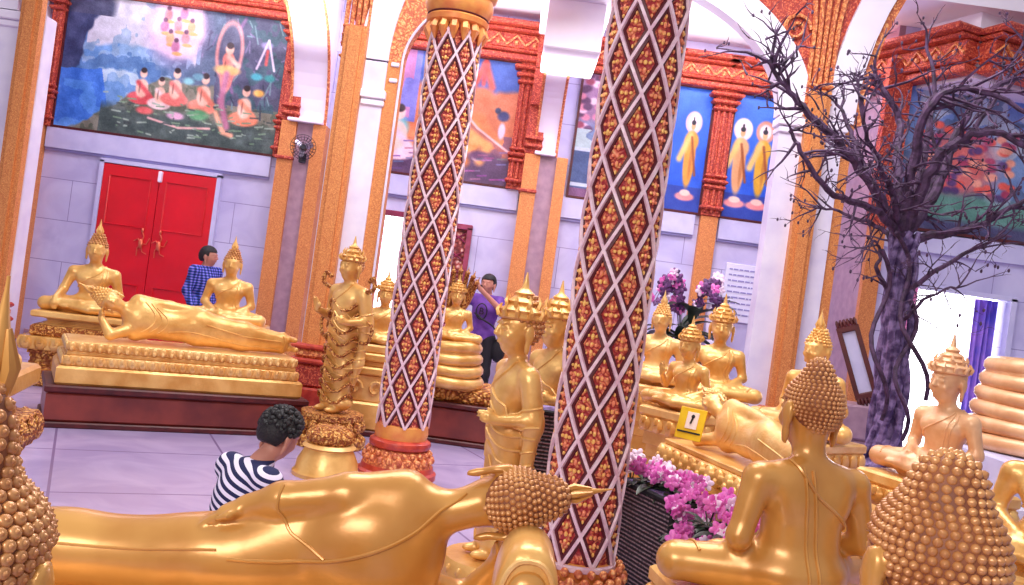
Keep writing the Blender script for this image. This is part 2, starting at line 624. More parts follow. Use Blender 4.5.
# ------------------------------------------------------------------ the buddha sculptor
def add_head(S, T, hs, serene=True, bun=True, bun_r=.050, tall=0.0):
    """head about its own centre, face to -Y, crown to +Z; T places it, hs scales it. Returns the head-only sculpt."""
    Hd = Sculpt()
    for Q in (S, Hd):
        Q.frame(T, hs)
        Q.ell((0, .008, .022), (.083, .095, .092), .02)
        Q.ell((0, -.030, -.040), (.060, .062, .070), .05)
        Q.ell((0, -.045, -.088), (.026, .026, .020), .03)
        if bun:
            Q.ell((0, .015, .118), (bun_r, bun_r, .044), .045)
            if tall:
                Q.ell((0, .016, .118 + tall), (bun_r * .8, bun_r * .8, .045), .05)
    S.ell((0, -.083, .030), (.052, .016, .007), .02)                       # brow
    for x in (-1, 1):
        S.ell((x * .090, .012, -.012), (.011, .024, .042), .008)           # ear
        S.ell((x * .086, .008, -.070), (.011, .014, .036), .012)           # long lobe
        S.ell((x * .030, -.094, .022), (.022, .006, .005), .008)           # brow arch
        S.ell((x * .031, -.089, .002), (.019, .010, .010), .006)           # lid
        S.ell((x * .031, -.101, -.004), (.016, .003, .002), .003, -1)      # closed eye line
        S.ell((x * .036, -.070, -.034), (.024, .020, .022), .02)           # cheek
    S.cap((0, -.096, .018), (0, -.112, -.024), .008, .012, .012)           # nose
    S.ell((0, -.102, -.028), (.017, .010, .007), .008)
    S.ell((0, -.092, -.052), (.024, .009, .0055), .005)                    # lips
    S.ell((0, -.091, -.062), (.019, .009, .006), .004)
    S.ell((0, -.104, -.057), (.022, .004, .0012), .002, -1)
    S.frame()
    Hd.frame()
    return Hd

def curls(Hd, T, hs, size=.0125, seg=7, rowgap=1.75, snail=False, front=.50):
    """rows of snail curls over the hair of a head"""
    prof = [(1.0, -.5), (1.05, .1), (.80, .62), (.42, .92), (.12, 1.12)] if not snail else \
           [(1.0, -.5), (1.08, .1), (.95, .55), (.66, .82), (.45, .74), (.36, .86), (.12, 1.12)]
    tv, tf = lathe_template(prof, seg)
    R = T.to_3x3()
    R.normalize()
    places = []
    Z0 = Vector((0, .01, .015))
    rows = []
    # profile in the back half plane: march down the head and lay rows at even arc lengths
    def surf(az, el):
        d = Vector((math.cos(el) * math.sin(az), math.cos(el) * -math.cos(az), math.sin(el)))
        lo_, hi_ = .03, .30
        for _ in range(14):
            m = (lo_ + hi_) / 2
            w = T @ ((Z0 + d * m) * hs)
            if float(Hd.ev(np.array([[w.x, w.y, w.z]]))[0]) < 0:
                lo_ = m
            else:
                hi_ = m
        return Z0 + d * lo_
    els = []
    el, prev = PI / 2, None
    e = PI / 2
    while e > -1.05:
        p = surf(PI, e)
        if prev is None or (p - prev).length >= size * rowgap / 1.0:
            els.append(e)
            prev = p
        e -= .01
    for i, e in enumerate(els):
        pr = [surf(PI * j / 6, e) for j in range(7)]
        rad = sum(math.hypot(p.x - Z0.x, p.y - Z0.y) for p in pr) / 7
        n = max(1, int(2 * PI * rad / (size * 2.12)))
        azs = [(j + .5 * (i % 2)) / n * 2 * PI for j in range(n)]
        keep = []
        for az in azs:
            c = -math.cos(az)          # -1 face, +1 nape
            ze = front + (.02 - front) * (c + 1) if c < 0 else .02 + (-1.0 - .02) * c
            if e > ze:
                keep.append(az)
        if not keep:
            continue
        for az in keep:
            p = surf(az, e)
            places.append(p)
    W = np.array([list(T @ (p * hs)) for p in places], dtype=np.float32)
    eps = .006 * hs
    G = np.stack([(Hd.ev(W + np.eye(3, dtype=np.float32)[i] * eps) - Hd.ev(W - np.eye(3, dtype=np.float32)[i] * eps)) for i in range(3)], -1)
    G /= np.linalg.norm(G, axis=-1, keepdims=True) + 1e-6
    mats = []
    for w, g in zip(W, G):
        Zv = Vector(g.tolist())
        Xv = Zv.orthogonal().normalized()
        Yv = Zv.cross(Xv)
        mats.append((list(w), list(Xv), list(Yv), list(Zv), size * hs))
    return inst(tv, tf, mats)

def hair_gap_shade(Hd, T, hs, root):  # dark sheet under the curls, colours in the shade of their gaps
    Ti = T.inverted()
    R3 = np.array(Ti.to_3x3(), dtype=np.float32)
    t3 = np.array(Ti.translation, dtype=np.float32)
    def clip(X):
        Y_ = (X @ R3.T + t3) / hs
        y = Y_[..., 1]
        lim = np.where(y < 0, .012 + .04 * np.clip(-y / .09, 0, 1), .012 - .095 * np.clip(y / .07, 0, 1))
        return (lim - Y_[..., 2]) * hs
    put('hair_gap_shade', Hd.mesh(.009, 'hair_gap_shade', inflate=.0022, clip=clip), 'hair_gap_shade', root)

def flame(T, hs, z0=.150, h=.14, r=.022, seg=10):
    mb = MB()
    prof = [(r * 1.1, z0 - .008), (r * 1.25, z0 + .006), (r * .8, z0 + .014), (r * 1.0, z0 + .03), (r * 1.05, z0 + .045), (r * .7, z0 + .07),
            (r * .42, z0 + h * .7), (r * .2, z0 + h * .88), (.002, z0 + h)]
    mb.lathe([(a * hs, b * hs) for a, b in prof], seg=seg, mtx=None)
    # leaves of the flame
    for j in range(5):
        a = 2 * PI * j / 5 + .3
        mb.tube([(math.cos(a) * r * .9 * hs, math.sin(a) * r * .9 * hs, z0 * hs),
                 (math.cos(a) * r * 1.35 * hs, math.sin(a) * r * 1.35 * hs, (z0 + .03) * hs),
                 (math.cos(a) * r * .7 * hs, math.sin(a) * r * .7 * hs, (z0 + .075) * hs)], [.007 * hs, .009 * hs, .002 * hs], 6)
    mb.v = [tuple(T @ Vector(p)) for p in mb.v]
    return mb.mesh('flame')

def crown(T, hs, tiers=4, h=.20, points=True):
    mb = MB()
    z, r = .045, .094
    prof = [(r, z), (r * 1.06, z + .008), (r * 1.0, z + .02)]
    for t in range(tiers):
        k = 1 - (t + 1) / (tiers + .6)
        zz = z + .02 + h * .62 * (t + .2) / tiers
        prof += [(r * (k + .22), zz), (r * (k + .30), zz + .012), (r * (k + .12), zz + .026)]
    prof += [(.016, z + h * .75), (.011, z + h * .9), (.003, z + h * 1.12)]
    mb.lathe([(a * hs, b * hs) for a, b in prof], seg=14, sq=1.08)
    if points:
        for t in range(2):
            n = 11 - 3 * t
            for j in range(n):
                a = 2 * PI * j / n
                rr = r * (1.02 - .28 * t)
                zz = z + .012 + t * .045
                mb.tube([(math.cos(a) * rr * hs, math.sin(a) * rr * 1.08 * hs, zz * hs),
                         (math.cos(a) * rr * 1.12 * hs, math.sin(a) * rr * 1.2 * hs, (zz + .022) * hs),
                         (math.cos(a) * rr * .98 * hs, math.sin(a) * rr * 1.05 * hs, (zz + .052) * hs)], [.014 * hs, .011 * hs, .002 * hs], 5)
    mb.v = [tuple(T @ Vector(p)) for p in mb.v]
    return mb.mesh('crown')

def hand(S, w, fd, side, up, L=.15, curl=.25, k=.008):
    """palm and five fingers: w wrist, fd finger direction, side the thumb side, up the back of the hand"""
    w, fd, side, up = Vector(w), Vector(fd).normalized(), Vector(side).normalized(), Vector(up).normalized()
    p = w + fd * L * .30
    S.cap(w, w + fd * L * .42 + side * L * .10, L * .15, L * .17, .02)
    S.cap(w, w + fd * L * .42 - side * L * .12, L * .14, L * .15, .02)
    for i, (o, ln) in enumerate(((.20, .44), (.07, .50), (-.07, .47), (-.20, .37))):
        a = w + fd * L * .42 + side * L * o
        b = a + fd * L * ln * .5 - up * L * curl * .12
        c = b + fd * L * ln * .5 - up * L * curl * .35
        S.chain([a, b, c], [L * .078, L * .07, L * .05], k)
    a = w + fd * L * .12 + side * L * .14
    S.chain([a, a + side * L * .20 + fd * L * .16, a + side * L * .24 + fd * L * .36], [L * .09, L * .075, L * .055], k * 1.5)

def seated(right='lap', hs=1.15, robe=True, bun=True, tilt=0.0, bun_r=.050, tall=0.0, waist=0.0):
    """lotus-seated figure, face to -Y, seat at z 0, about .8 high to the hair"""
    S = Sculpt()
    S.ell((0, .03, .10), (.20, .15, .115), .05)
    S.ell((0, .02, .235), (.135 + waist, .108 + waist * .3, .15), .06)
    S.ell((0, .012, .37), (.178, .112, .125), .06)
    for x in (-1, 1):
        S.ell((x * .075, -.045, .385), (.085, .060, .06), .04)
        S.ell((x * .085, .065, .40), (.085, .055, .10), .04)
        S.cap((x * .06, .03, .485), (x * .20, .02, .445), .052, .060, .05)
    S.cap((0, .02, .46), (0, 0, .60), .062, .050, .05)
    # arms
    def arm(x, el, wr, fd, th, up):
        S.chain([(x * .215, .02, .440), el, wr], [.060, .044, .028], .03)
        hand(S, wr, fd, th, up)
    lap = -1, 1
    arm(1, (.275, .035, .225), (.115, -.185, .128), (-1, -.25, -.05), (-.1, -.9, .5), (0, -.3, .9))
    if right == 'lap':
        arm(-1, (-.275, .035, .225), (-.115, -.20, .150), (1, -.22, -.05), (.1, -.9, .5), (0, -.3, .9))
    elif right == 'earth':
        arm(-1, (-.285, -.02, .235), (-.305, -.235, .150), (-.02, -.30, -.95), (1, 0, 0), (0, -1, .1))
    elif right == 'raised':
        arm(-1, (-.285, .00, .235), (-.215, -.190, .36), (.05, -.1, 1), (1, 0, 0), (0, 1, 0))
    # crossed legs
    S.chain([(.10, 0, .085), (.41, -.15, .072)], [.105, .074], .05)
    S.chain([(-.10, 0, .085), (-.41, -.15, .072)], [.105, .074], .05)
    S.chain([(.42, -.155, .068), (.05, -.275, .062), (-.12, -.27, .068)], [.070, .050, .036], .02)
    S.chain([(-.42, -.155, .075), (-.05, -.245, .105), (.13, -.225, .115)], [.070, .050, .036], .02)
    S.ell((.19, -.20, .125), (.07, .032, .024), .015)
    S.ell((-.18, -.275, .070), (.07, .030, .024), .015)
    S.cap((.17, -.12, .05), (-.17, -.12, .05), .09, .09, .05)
    T = Matrix.Translation((0, -.015, .60 + .088 * hs)) @ Matrix.Rotation(tilt, 4, 'X')
    S.cap((0, 0, .56), (0, .0, .60 + .05 * hs), .05, .055 * hs, .03)
    Hd = add_head(S, T, hs, bun=bun, bun_r=bun_r, tall=tall)
    return S, Hd, T

def build_seated(name, h=.013, right='lap', hs=1.15, top='flame', csize=.013, gold='gold', hair='curl', back=False, snail=False, robe=True, seg=7, bun_r=.050, tall=0.0, cap=False, fl=(.150, .14, .022), waist=0.0):
    S, Hd, T = seated(right, hs, bun=True, bun_r=bun_r, tall=tall, waist=waist)
    root = empty(name)
    body = put('body', S.mesh(h, 'seated_body'), gold, root)
    if cap:
        hair_gap_shade(Hd, T, hs, root)
    if top in ('flame', 'curls'):
        put('hair_curls', curls(Hd, T, hs, csize, seg, snail=snail), hair, root)
    if top == 'flame':
        put('flame_finial', flame(T, hs, *fl), gold, root)
    if top == 'crown':
        put('pointed_crown', crown(T, hs), gold, root)
    if robe:
        def band(pts, r=.007, n=6, flat=.6):
            MB().tube(hug(S, spline(pts, n), .002), r, 6).put('robe_edge', gold, root)
        # robe edge over the left shoulder, across the chest and under the right arm, round the back
        band([(.10, -.02, .50), (.05, -.10, .44), (-.06, -.12, .36), (-.15, -.08, .29), (-.17, .03, .27), (-.10, .12, .33), (0, .14, .40), (.07, .10, .47), (.10, .04, .50)])
        # hanging sash, front and back: two parallel edges
        band([(.11, -.03, .50), (.115, -.11, .42), (.10, -.13, .30), (.09, -.13, .20)], .006)
        band([(.14, -.02, .49), (.155, -.10, .41), (.135, -.11, .30), (.12, -.11, .20)], .006)
        band([(.035, .09, .50), (.03, .14, .42), (.02, .15, .30), (.01, .16, .18), (.005, .19, .08)], .006)
        band([(.075, .08, .50), (.07, .13, .42), (.06, .14, .30), (.05, .15, .18), (.045, .18, .08)], .006)
        band([(-.33, -.23, .11), (-.36, -.16, .145), (-.36, -.08, .12)], .006)
        band([(.33, -.23, .11), (.36, -.16, .145), (.36, -.08, .12)], .006)
    return root

def build_standing(name, h=.012, top='crown', hs=1.05, gold='gold', arms='blessing', hair='curl', H=1.5):
    """standing robed figure, face to -Y, feet at 0, shoulders at 1.2"""
    S = Sculpt()
    S.cap((0, 0, 1.00), (0, .0, .82), .135, .125, .08)
    S.ell((0, 0, 1.08), (.17, .105, .13), .06)
    S.ell((0, .01, .80), (.155, .12, .14), .06)
    S.chain([(.06, 0, .78), (.075, 0, .42), (.08, .01, .12)], [.105, .085, .085], .06)
    S.chain([(-.06, 0, .78), (-.075, 0, .42), (-.08, .01, .12)], [.105, .085, .085], .06)
    S.cap((0, .01, .55), (0, .01, .10), .09, .10, .06)
    S.ell((0, .02, .10), (.20, .11, .07), .05)           # flared hem
    for x in (-1, 1):
        S.cap((x * .06, .01, 1.20), (x * .18, .01, 1.165), .052, .060, .05)
        S.ell((x * .075, -.07, .035), (.042, .10, .032), .02)
        S.ell((x * .075, -.04, 1.10), (.08, .055, .06), .04)
    S.cap((0, .01, 1.18), (0, 0, 1.32), .06, .05, .05)
    # left sleeve hangs with the robe, forearm forward; right arm raised
    S.chain([(.20, .01, 1.15), (.255, .06, .90), (.20, -.16, .88)], [.060, .048, .030], .03)
    hand(S, (.20, -.16, .88), (-.1, -1, .25), (-.2, 0, 1), (.9, 0, .2), .14)
    S.chain([(.21, .02, 1.12), (.24, .06, .85), (.22, .05, .50), (.20, .03, .30)], [.055, .05, .04, .02], .05)
    if arms == 'blessing':
        S.chain([(-.20, .01, 1.15), (-.26, .03, .90), (-.20, -.19, .96)], [.060, .046, .030], .03)
        hand(S, (-.20, -.19, .96), (.1, -.35, 1), (1, 0, 0), (0, 1, .2), .14)
    else:
        S.chain([(-.20, .01, 1.15), (-.25, .02, .90), (-.22, -.02, .66)], [.060, .046, .030], .03)
        hand(S, (-.22, -.02, .66), (.05, -.1, -1), (1, -.3, 0), (-1, 0, 0), .15)
    T = Matrix.Translation((0, -.01, 1.30 + .09 * hs))
    S.cap((0, 0, 1.28), (0, 0, 1.30 + .05 * hs), .048, .05 * hs, .03)
    Hd = add_head(S, T, hs, bun=True)
    root = empty(name)
    put('body', S.mesh(h, 'standing_body'), gold, root)
    if top == 'crown':
        put('pointed_crown', crown(T, hs, 3, .19), gold, root)
        put('hair_curls', curls(Hd, T, hs, .0125, 7), hair, root)
    else:
        put('hair_curls', curls(Hd, T, hs, .0125, 7), hair, root)
        put('flame_finial', flame(T, hs), gold, root)
    def band(pts, r=.008, n=6):
        MB().tube(hug(S, spline(pts, n), .002), r, 6).put('robe_fold', gold, root)
    for i in range(8):
        z = 1.02 - i * .085
        w = .02 * i
        band([(-.02, -.16, z + .03), (.10, -.15, z - .05), (.22, -.05, z - .07), (.26, .06, z - .04)], .009)
        band([(.05, .17, z), (.14, .16, z - .07), (.24, .10, z - .06)], .009)
    for i in range(5):
        z = .50 - i * .085
        band([(-.14, -.09, z), (-.04, -.15, z - .05), (.08, -.13, z - .03)], .008)
    band([(.08, -.03, 1.24), (.02, -.12, 1.14), (-.10, -.12, 1.02), (-.17, -.05, .93), (-.15, .10, .95), (0, .14, 1.08), (.08, .08, 1.2)], .009)
    return root

def build_reclining(name, h=.015, hs=1.15, gold='gold', hair='curl', head_tilt=25, csize=.013, seg=7, near=False, cap=False, fl=(.150, .14, .022)):
    """lying on the right side, face to -Y, head at -X; about 2 long; rests at z 0"""
    S = Sculpt()
    if near:
        S.ell((-.42, .0, .25), (.20, .145, .225), .08)
        S.ell((-.16, .0, .19), (.24, .135, .19), .12)
        S.ell((.12, .0, .130), (.24, .14, .130), .12)
        S.ell((-.36, .08, .24), (.17, .09, .16), .06)
        S.cap((-.50, .01, .10), (-.48, .01, .40), .08, .080, .06)
        S.chain([(.15, 0, .145), (.60, -.03, .10), (1.02, 0, .13)], [.110, .085, .062], .08)
        S.chain([(.15, 0, .10), (.60, -.01, .08), (1.02, 0, .065)], [.10, .085, .060], .06)
        S.chain([(.30, 0, .10), (.66, 0, .095), (1.03, 0, .10)], [.10, .09, .085], .08)
        S.chain([(-.46, .01, .428), (-.28, .05, .405), (-.07, .06, .365), (.04, .045, .325)], [.078, .070, .055, .040], .03)
        hand(S, (.04, .045, .325), (1, -.02, -.42), (.05, 1, -.1), (.3, 0, 1), .17, .1)
        S.ell((-.54, .02, .40), (.05, .06, .05), .04)
        c = Vector((-.71, .02, .425))
        S.cap((-.54, .0, .36), tuple(c), .075, .065, .05)
    else:
        S.ell((-.40, .0, .225), (.20, .135, .205), .08)
        S.ell((-.14, .0, .185), (.20, .115, .160), .10)
        S.ell((.12, .0, .200), (.21, .14, .185), .10)
        S.ell((-.38, .07, .25), (.15, .08, .13), .06)
        S.cap((-.47, .01, .08), (-.47, .01, .385), .075, .072, .06)
        S.chain([(.15, 0, .25), (.60, -.03, .205), (1.02, 0, .155)], [.125, .098, .062], .06)
        S.chain([(.15, 0, .12), (.60, -.01, .085), (1.02, 0, .065)], [.115, .085, .060], .06)
        S.chain([(.30, 0, .17), (.66, 0, .14), (1.03, 0, .11)], [.11, .085, .075], .08)
        # upper (left) arm along the side
        S.chain([(-.46, .0, .405), (-.16, .035, .385), (.10, .0, .375)], [.070, .052, .036], .035)
        hand(S, (.10, .0, .375), (1, -.02, -.12), (.05, -1, -.1), (.1, 0, 1), .19, .1)
        c = Vector((-.66, -.01, .345))
        S.cap((-.50, .0, .28), tuple(c), .068, .06, .05)
    S.ell((1.05, 0, .12), (.03, .075, .115), .04)                                        # hem
    for z, x in ((.165, 1.10), (.062, 1.12)):
        S.cap((1.04, 0, z), (x, -.01, z), .036, .034, .02)
        S.cap((x, .0, z), (x + .05, -.12, z), .036, .030, .02)
    # lower (right) arm props the head
    S.chain([(-.50, -.03, .12), (-.70, -.15, .055), (-.79, -.09, .20)], [.068, .050, .034], .03)
    hand(S, (-.79, -.09, .20), (-.10, .55, .9), (0, -1, .3), (-1, 0, -.1), .16, .3)
    ang = math.radians(-90 + head_tilt)
    T = Matrix.Translation(c + Vector((-.075 * hs * math.cos(math.radians(head_tilt)), 0, .09 * hs * math.sin(math.radians(head_tilt))))) @ Matrix.Rotation(ang, 4, 'Y')
    Hd = add_head(S, T, hs)
    root = empty(name)
    put('body', S.mesh(h, 'reclining_body'), gold, root)
    if cap:
        hair_gap_shade(Hd, T, hs, root)
    put('hair_curls', curls(Hd, T, hs, csize, seg), hair, root)
    put('flame_finial', flame(T, hs, *fl), gold, root)
    def band(pts, r=.007, n=8):
        MB().tube(hug(S, spline(pts, n), .002), r, 6).put('robe_edge', gold, root)
    if near:
        band([(-.66, .06, .47), (-.60, .10, .42), (-.54, .14, .35), (-.40, .20, .27), (-.24, .20, .215), (-.08, .18, .19), (.06, .16, .18)], .006)
        band([(-.075, .09, .42), (-.075, .14, .34), (-.14, .17, .28), (-.24, .19, .22)], .005)
        band([(.10, .14, .20), (.40, .12, .16), (.80, .10, .13), (1.02, .08, .12)], .005)
        band([(1.04, .08, .02), (1.05, .085, .12), (1.04, .07, .19)], .009)
    else:
        band([(-.40, -.10, .42), (-.30, -.15, .30), (-.32, -.17, .18), (-.42, -.16, .08)])
        band([(-.34, -.10, .42), (-.24, -.15, .30), (-.25, -.17, .18), (-.34, -.16, .08)])
        band([(-.28, -.10, .38), (-.18, -.15, .28), (-.19, -.17, .16), (-.26, -.16, .07)])
        band([(-.44, .10, .46), (-.28, .14, .33), (-.08, .13, .26), (.10, .15, .24), (.22, .15, .22)], .009)
        band([(.20, -.14, .24), (.60, -.12, .16), (1.0, -.07, .13)])
        band([(-.16, -.12, .12), (.10, -.16, .14), (.50, -.12, .07), (1.0, -.07, .05)])
        band([(1.03, -.08, .02), (1.05, -.085, .12), (1.03, -.07, .20)], .009)
    return root, S, T

def place(root, loc, rz=0, s=1, label=None, cat='statue', group=None):
    setloc(root, loc, rz, s)
    return tag(root, label, cat, group)

# ------------------------------------------------------------------ pedestals
def petals(mb, w, d, z, r, down=False, n=None):
    """a row of lotus petals round a w x d block"""
    for (ax, L, other, sg) in (('x', w, d, -1), ('x', w, d, 1), ('y', d, w, -1), ('y', d, w, 1)):
        k = max(2, int(L / (r * 1.9)))
        for i in range(k):
            t = -L / 2 + L * (i + .5) / k
            c = (t, sg * other / 2, z) if ax == 'x' else (sg * other / 2, t, z)
            rx, ry = (r * .95, r * .55) if ax == 'x' else (r * .55, r * .95)
            mb.ball(c, (rx, ry, r * 1.05), 6, 5)
            mb.ball((c[0], c[1] + (sg * r * .35 if ax == 'x' else 0), c[2] + (-r if down else r) * .5), (rx * .5, ry * .9, r * .6), 5, 4)

def pedestal(name, label, loc, rz, tiers, group=None, cat='pedestal'):
    """tiers: (part name, height, w, d, material, style) from the floor up"""
    root = empty(name, loc, rz, 1, label, cat, group)
    z = 0
    for (pn, hh, w, d, m, st) in tiers:
        mb = MB()
        if st == 'box':
            mb.box((0, 0, z + hh / 2), (w, d, hh), 0, min(.02, hh * .2))
        elif st == 'cove':
            n = 6
            for i in range(n):
                t0 = i / n
                k = .06 * math.sin(t0 * PI)
                mb.box((0, 0, z + hh * (i + .5) / n), (w - k * 2, d - k * 2, hh / n * 1.02), 0, .004)
        elif st == 'flare':
            mb.box((0, 0, z + hh / 2), (w, d, hh), 0, .01, taper=.90)
        elif st == 'petal':
            mb.box((0, 0, z + hh / 2), (w - .04, d - .04, hh), 0, .01)
            petals(mb, w - .03, d - .03, z + hh * .5, hh * .48)
        elif st == 'petal_down':
            mb.box((0, 0, z + hh / 2), (w - .04, d - .04, hh), 0, .01)
            petals(mb, w - .03, d - .03, z + hh * .5, hh * .48, True)
        elif st == 'scroll':
            mb.box((0, 0, z + hh / 2), (w, d, hh), 0, .015)
            k = max(3, int(w / .22))
            for i in range(k):
                cx = -w / 2 + w * (i + .5) / k
                pts = [(cx + .07 * math.cos(a) * (1 - a / 9), -d / 2 - .008, z + hh / 2 + hh * .3 * math.sin(a) * (1 - a / 9)) for a in [j * .5 for j in range(14)]]
                mb.tube(pts, hh * .06 + .004, 5)
        mb.put(pn, m, root)
        z += hh
    root['top'] = z
    return root

def round_pedestal(name, label, loc, parts, group=None, seg=32, cat='pedestal'):
    root = empty(name, loc, 0, 1, label, cat, group)
    for (pn, prof, m, pet) in parts:
        mb = MB()
        mb.lathe(prof, seg=seg)
        for (r, z, pr, n, sc) in pet:
            for j in range(n):
                a = 2 * PI * j / n
                mb.ball((r * math.cos(a), r * math.sin(a), z), (pr * .8, pr * .8, pr * sc), 6, 5)
        mb.put(pn, m, root)
    return root
# ------------------------------------------------------------------ setting
def struct(o, name=None):
    o['kind'] = 'structure'
    return o

def sbox(name, x0, x1, y0, y1, z0, z1, m, parent=None):
    mb = MB().box(((x0 + x1) / 2, (y0 + y1) / 2, (z0 + z1) / 2), (x1 - x0, y1 - y0, z1 - z0))
    o = mb.put(name, m, parent, smooth=False)
    if not parent:
        struct(o)
    return o

YW = 13.0
sbox('floor', -12, 12, -3, 16, -.2, 0, 'floor')
# back wall with a doorway cut in the middle bay
mb = MB()
for (x0, x1, z0, z1) in ((-12, -2.12, 0, 6.2), (-2.12, -1.42, 2.55, 6.2), (-1.42, 5.6, 0, 6.2)):
    mb.box(((x0 + x1) / 2, YW + .15, (z0 + z1) / 2), (x1 - x0, .3, z1 - z0))
struct(mb.put('wall_back', 'marble', None, smooth=False))
# right wall: a slanted return, then a frontal stretch with the bright doorway
RY = 11.2
DX0, DX1, DZ = 4.96, 6.26, 2.42
mb2 = MB()
for (x0, x1, z0, z1) in ((4.48, DX0, 0, 3.02), (DX0, DX1, DZ, 3.02), (DX1, 12, 0, 3.02), (4.48, 12, 3.0, 6.2)):
    mb2.box(((x0 + x1) / 2, RY + .15, (z0 + z1) / 2), (x1 - x0, .3, z1 - z0))
struct(mb2.put('wall_right', 'marble', None, smooth=False))
sbox('ceiling', -12, 12, 10.24, 13.3, 5.66, 8.0, 'ceil')

# ledge under the paintings
for (x0, x1) in ((-7.05, -3.75), (-2.9, -.1), (.5, 2.5), (2.86, 4.3)):
    sbox('trim_ledge', x0, x1, YW - .06, YW, 2.84, 3.14, 'ledge')
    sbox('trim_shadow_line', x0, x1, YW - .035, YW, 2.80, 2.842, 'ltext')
sbox('trim_ledge', 4.52, 12, RY - .05, RY, 2.86, 3.10, 'ledge')
sbox('wall_return', 4.40, 4.479, RY, YW, 0, 5.9, 'grey')
sbox('trim_corner', 4.33, 4.53, RY - .10, RY - .001, 0, 3.10, 'gold_strip')
sbox('trim_corner', 4.30, 4.60, RY - .14, RY - .001, 3.10, 5.2, 'red_orange')
sbox('baseboard_back', -7.0, -3.75, YW - .03, YW, 0, .16, 'grey')
sbox('baseboard_right', 6.6, 12, RY - .03, RY, 0, .16, 'grey')

# ------------------------------------------------------------------ wall piers: gilded edges, grey marble between, white arch above
def wall_pier(n, xs, y=YW, arch=True, spring=3.66, wide=None, low=False):
    g0, m0, m1, g1 = xs
    root = empty('wall_pier', ((g0 + g1) / 2, y, 0), 0, 1)
    root['kind'] = 'structure'
    root.name = 'trim_pier'
    cx = (g0 + g1) / 2
    def b(name, x0, x1, dep, z0, z1, m):
        mb = MB().box(((x0 + x1) / 2 - cx, -dep / 2, (z0 + z1) / 2), (x1 - x0, dep, z1 - z0), 0, .012)
        return mb.put(name, m, root, smooth=False)
    top = spring
    b('gilded_edge', g0, m0, .30, 0, top, 'gold_strip')
    b('marble_panel', m0, m1, .24, 0, top, 'grey')
    b('gilded_edge', m1, g1, .30, 0, top, 'gold_strip')
    b('gilded_edge', g0 - .02, m0, .26, top, 5.4, 'red_orange')
    for z in (3.10, 3.75, 3.86, 4.35):
        b('band', g0 - .03, m0 + .01, .33, z, z + .05, 'red_orange')
    if arch:
        w0, w1 = wide or (m0 - .01, g1 - .02)
        # underside of the cross arch that leaps from the wall towards the hall
        ya, yb, zb = -.22, -1.75, 5.25
        if low:
            yb, zb = -.95, 4.66
        outer, inner = [], []
        for i in range(15):
            t = PI / 2 * i / 14
            yy = ya + (yb - ya) * (1 - math.cos(t))
            zz = top + (zb - top) * math.sin(t)
            inner.append((yy, zz))
        poly = inner + [(yb, 5.62), (0.0, 5.62), (0.0, top), ]
        mb = MB()
        mb.prism(poly, w0 - cx, w1 - cx, 'X')
        mb.put('cross_arch', 'plaster', root, smooth=False)
        if low:
            mb = MB().box(((w0 + w1) / 2 - cx + .12, -1.55, 4.98), (w1 - w0 + .42, 1.3, .62), 0, .02)
            mb.box(((w0 + w1) / 2 - cx + .12, -1.55, 5.46), (w1 - w0 + .60, 1.9, .36), 0, .02)
        else:
            mb = MB().box(((w0 + w1) / 2 - cx, -2.2, 5.44), (w1 - w0 + .18, .95, .36), 0, .02)
        mb.put('cross_beam', 'plaster', root, smooth=False)
        mb = MB().box(((w0 + w1) / 2 - cx, -.17, top + .02), (w1 - w0 + .02, .36, .05), 0, .01)
        mb.put('springing_block', 'plaster', root, smooth=False)
        mb = MB()
        for sx in (w0 - .02, w1 + .02):
            mb.tube([(sx - cx, p[0] - .01, p[1]) for p in inner], .022, 5)
        mb.put('arch_edge', 'orange', root)
    return root

wall_pier(1, (-7.75, -7.44, -7.30, -7.07), wide=(-7.43, -7.24))
wall_pier(2, (-3.60, -3.38, -3.14, -2.95), wide=(-3.50, -3.02))
wall_pier(3, (-.08, .14, .38, .54), wide=(.06, .34), low=True)

# slim pilaster between the two blue paintings and at frame edges
def pilaster(x, w, z0, z1, m='red_orange', y=YW, lower='gold_strip', base=0):
    root = empty('trim_pilaster', (x, y, 0))
    root['kind'] = 'structure'
    mb = MB()
    mb.box((0, -.06, (z0 + z1) / 2), (w, .12, z1 - z0), 0, .01)
    for k in (-.3, 0, .3):
        mb.tube([(k * w, -.125, z0 + .05), (k * w, -.125, z1 - .05)], w * .11, 6)
    mb.put('fluted_shaft', m, root, smooth=False)
    mb = MB()
    for z, e in ((z0 + .12, .06), (z0 + .42, .04), (z0 + .50, .08), (z0 + .58, .04), (z1 - .30, .06), (z1 - .2, .12), (z1 - .1, .20)):
        mb.box((0, -.08, z), (w + e, .16 + e, .055), 0, .02)
    mb.put('ring_moulding', m, root, smooth=False)
    if lower:
        MB().box((0, -.05, (base + z0) / 2), (w * .9, .1, z0 - base), 0, .01).put('lower_shaft', lower, root, smooth=False)
    return root

pilaster(-7.08, .16, 3.14, 5.15, lower=None)
pilaster(-3.60, .24, 3.14, 5.15, lower=None)
pilaster(-.17, .26, 3.14, 5.0, lower=None)
pilaster(2.70, .28, 3.14, 5.0, lower='gold_strip')
pilaster(1.75, .26, 3.14, 5.0, lower='gold_strip')

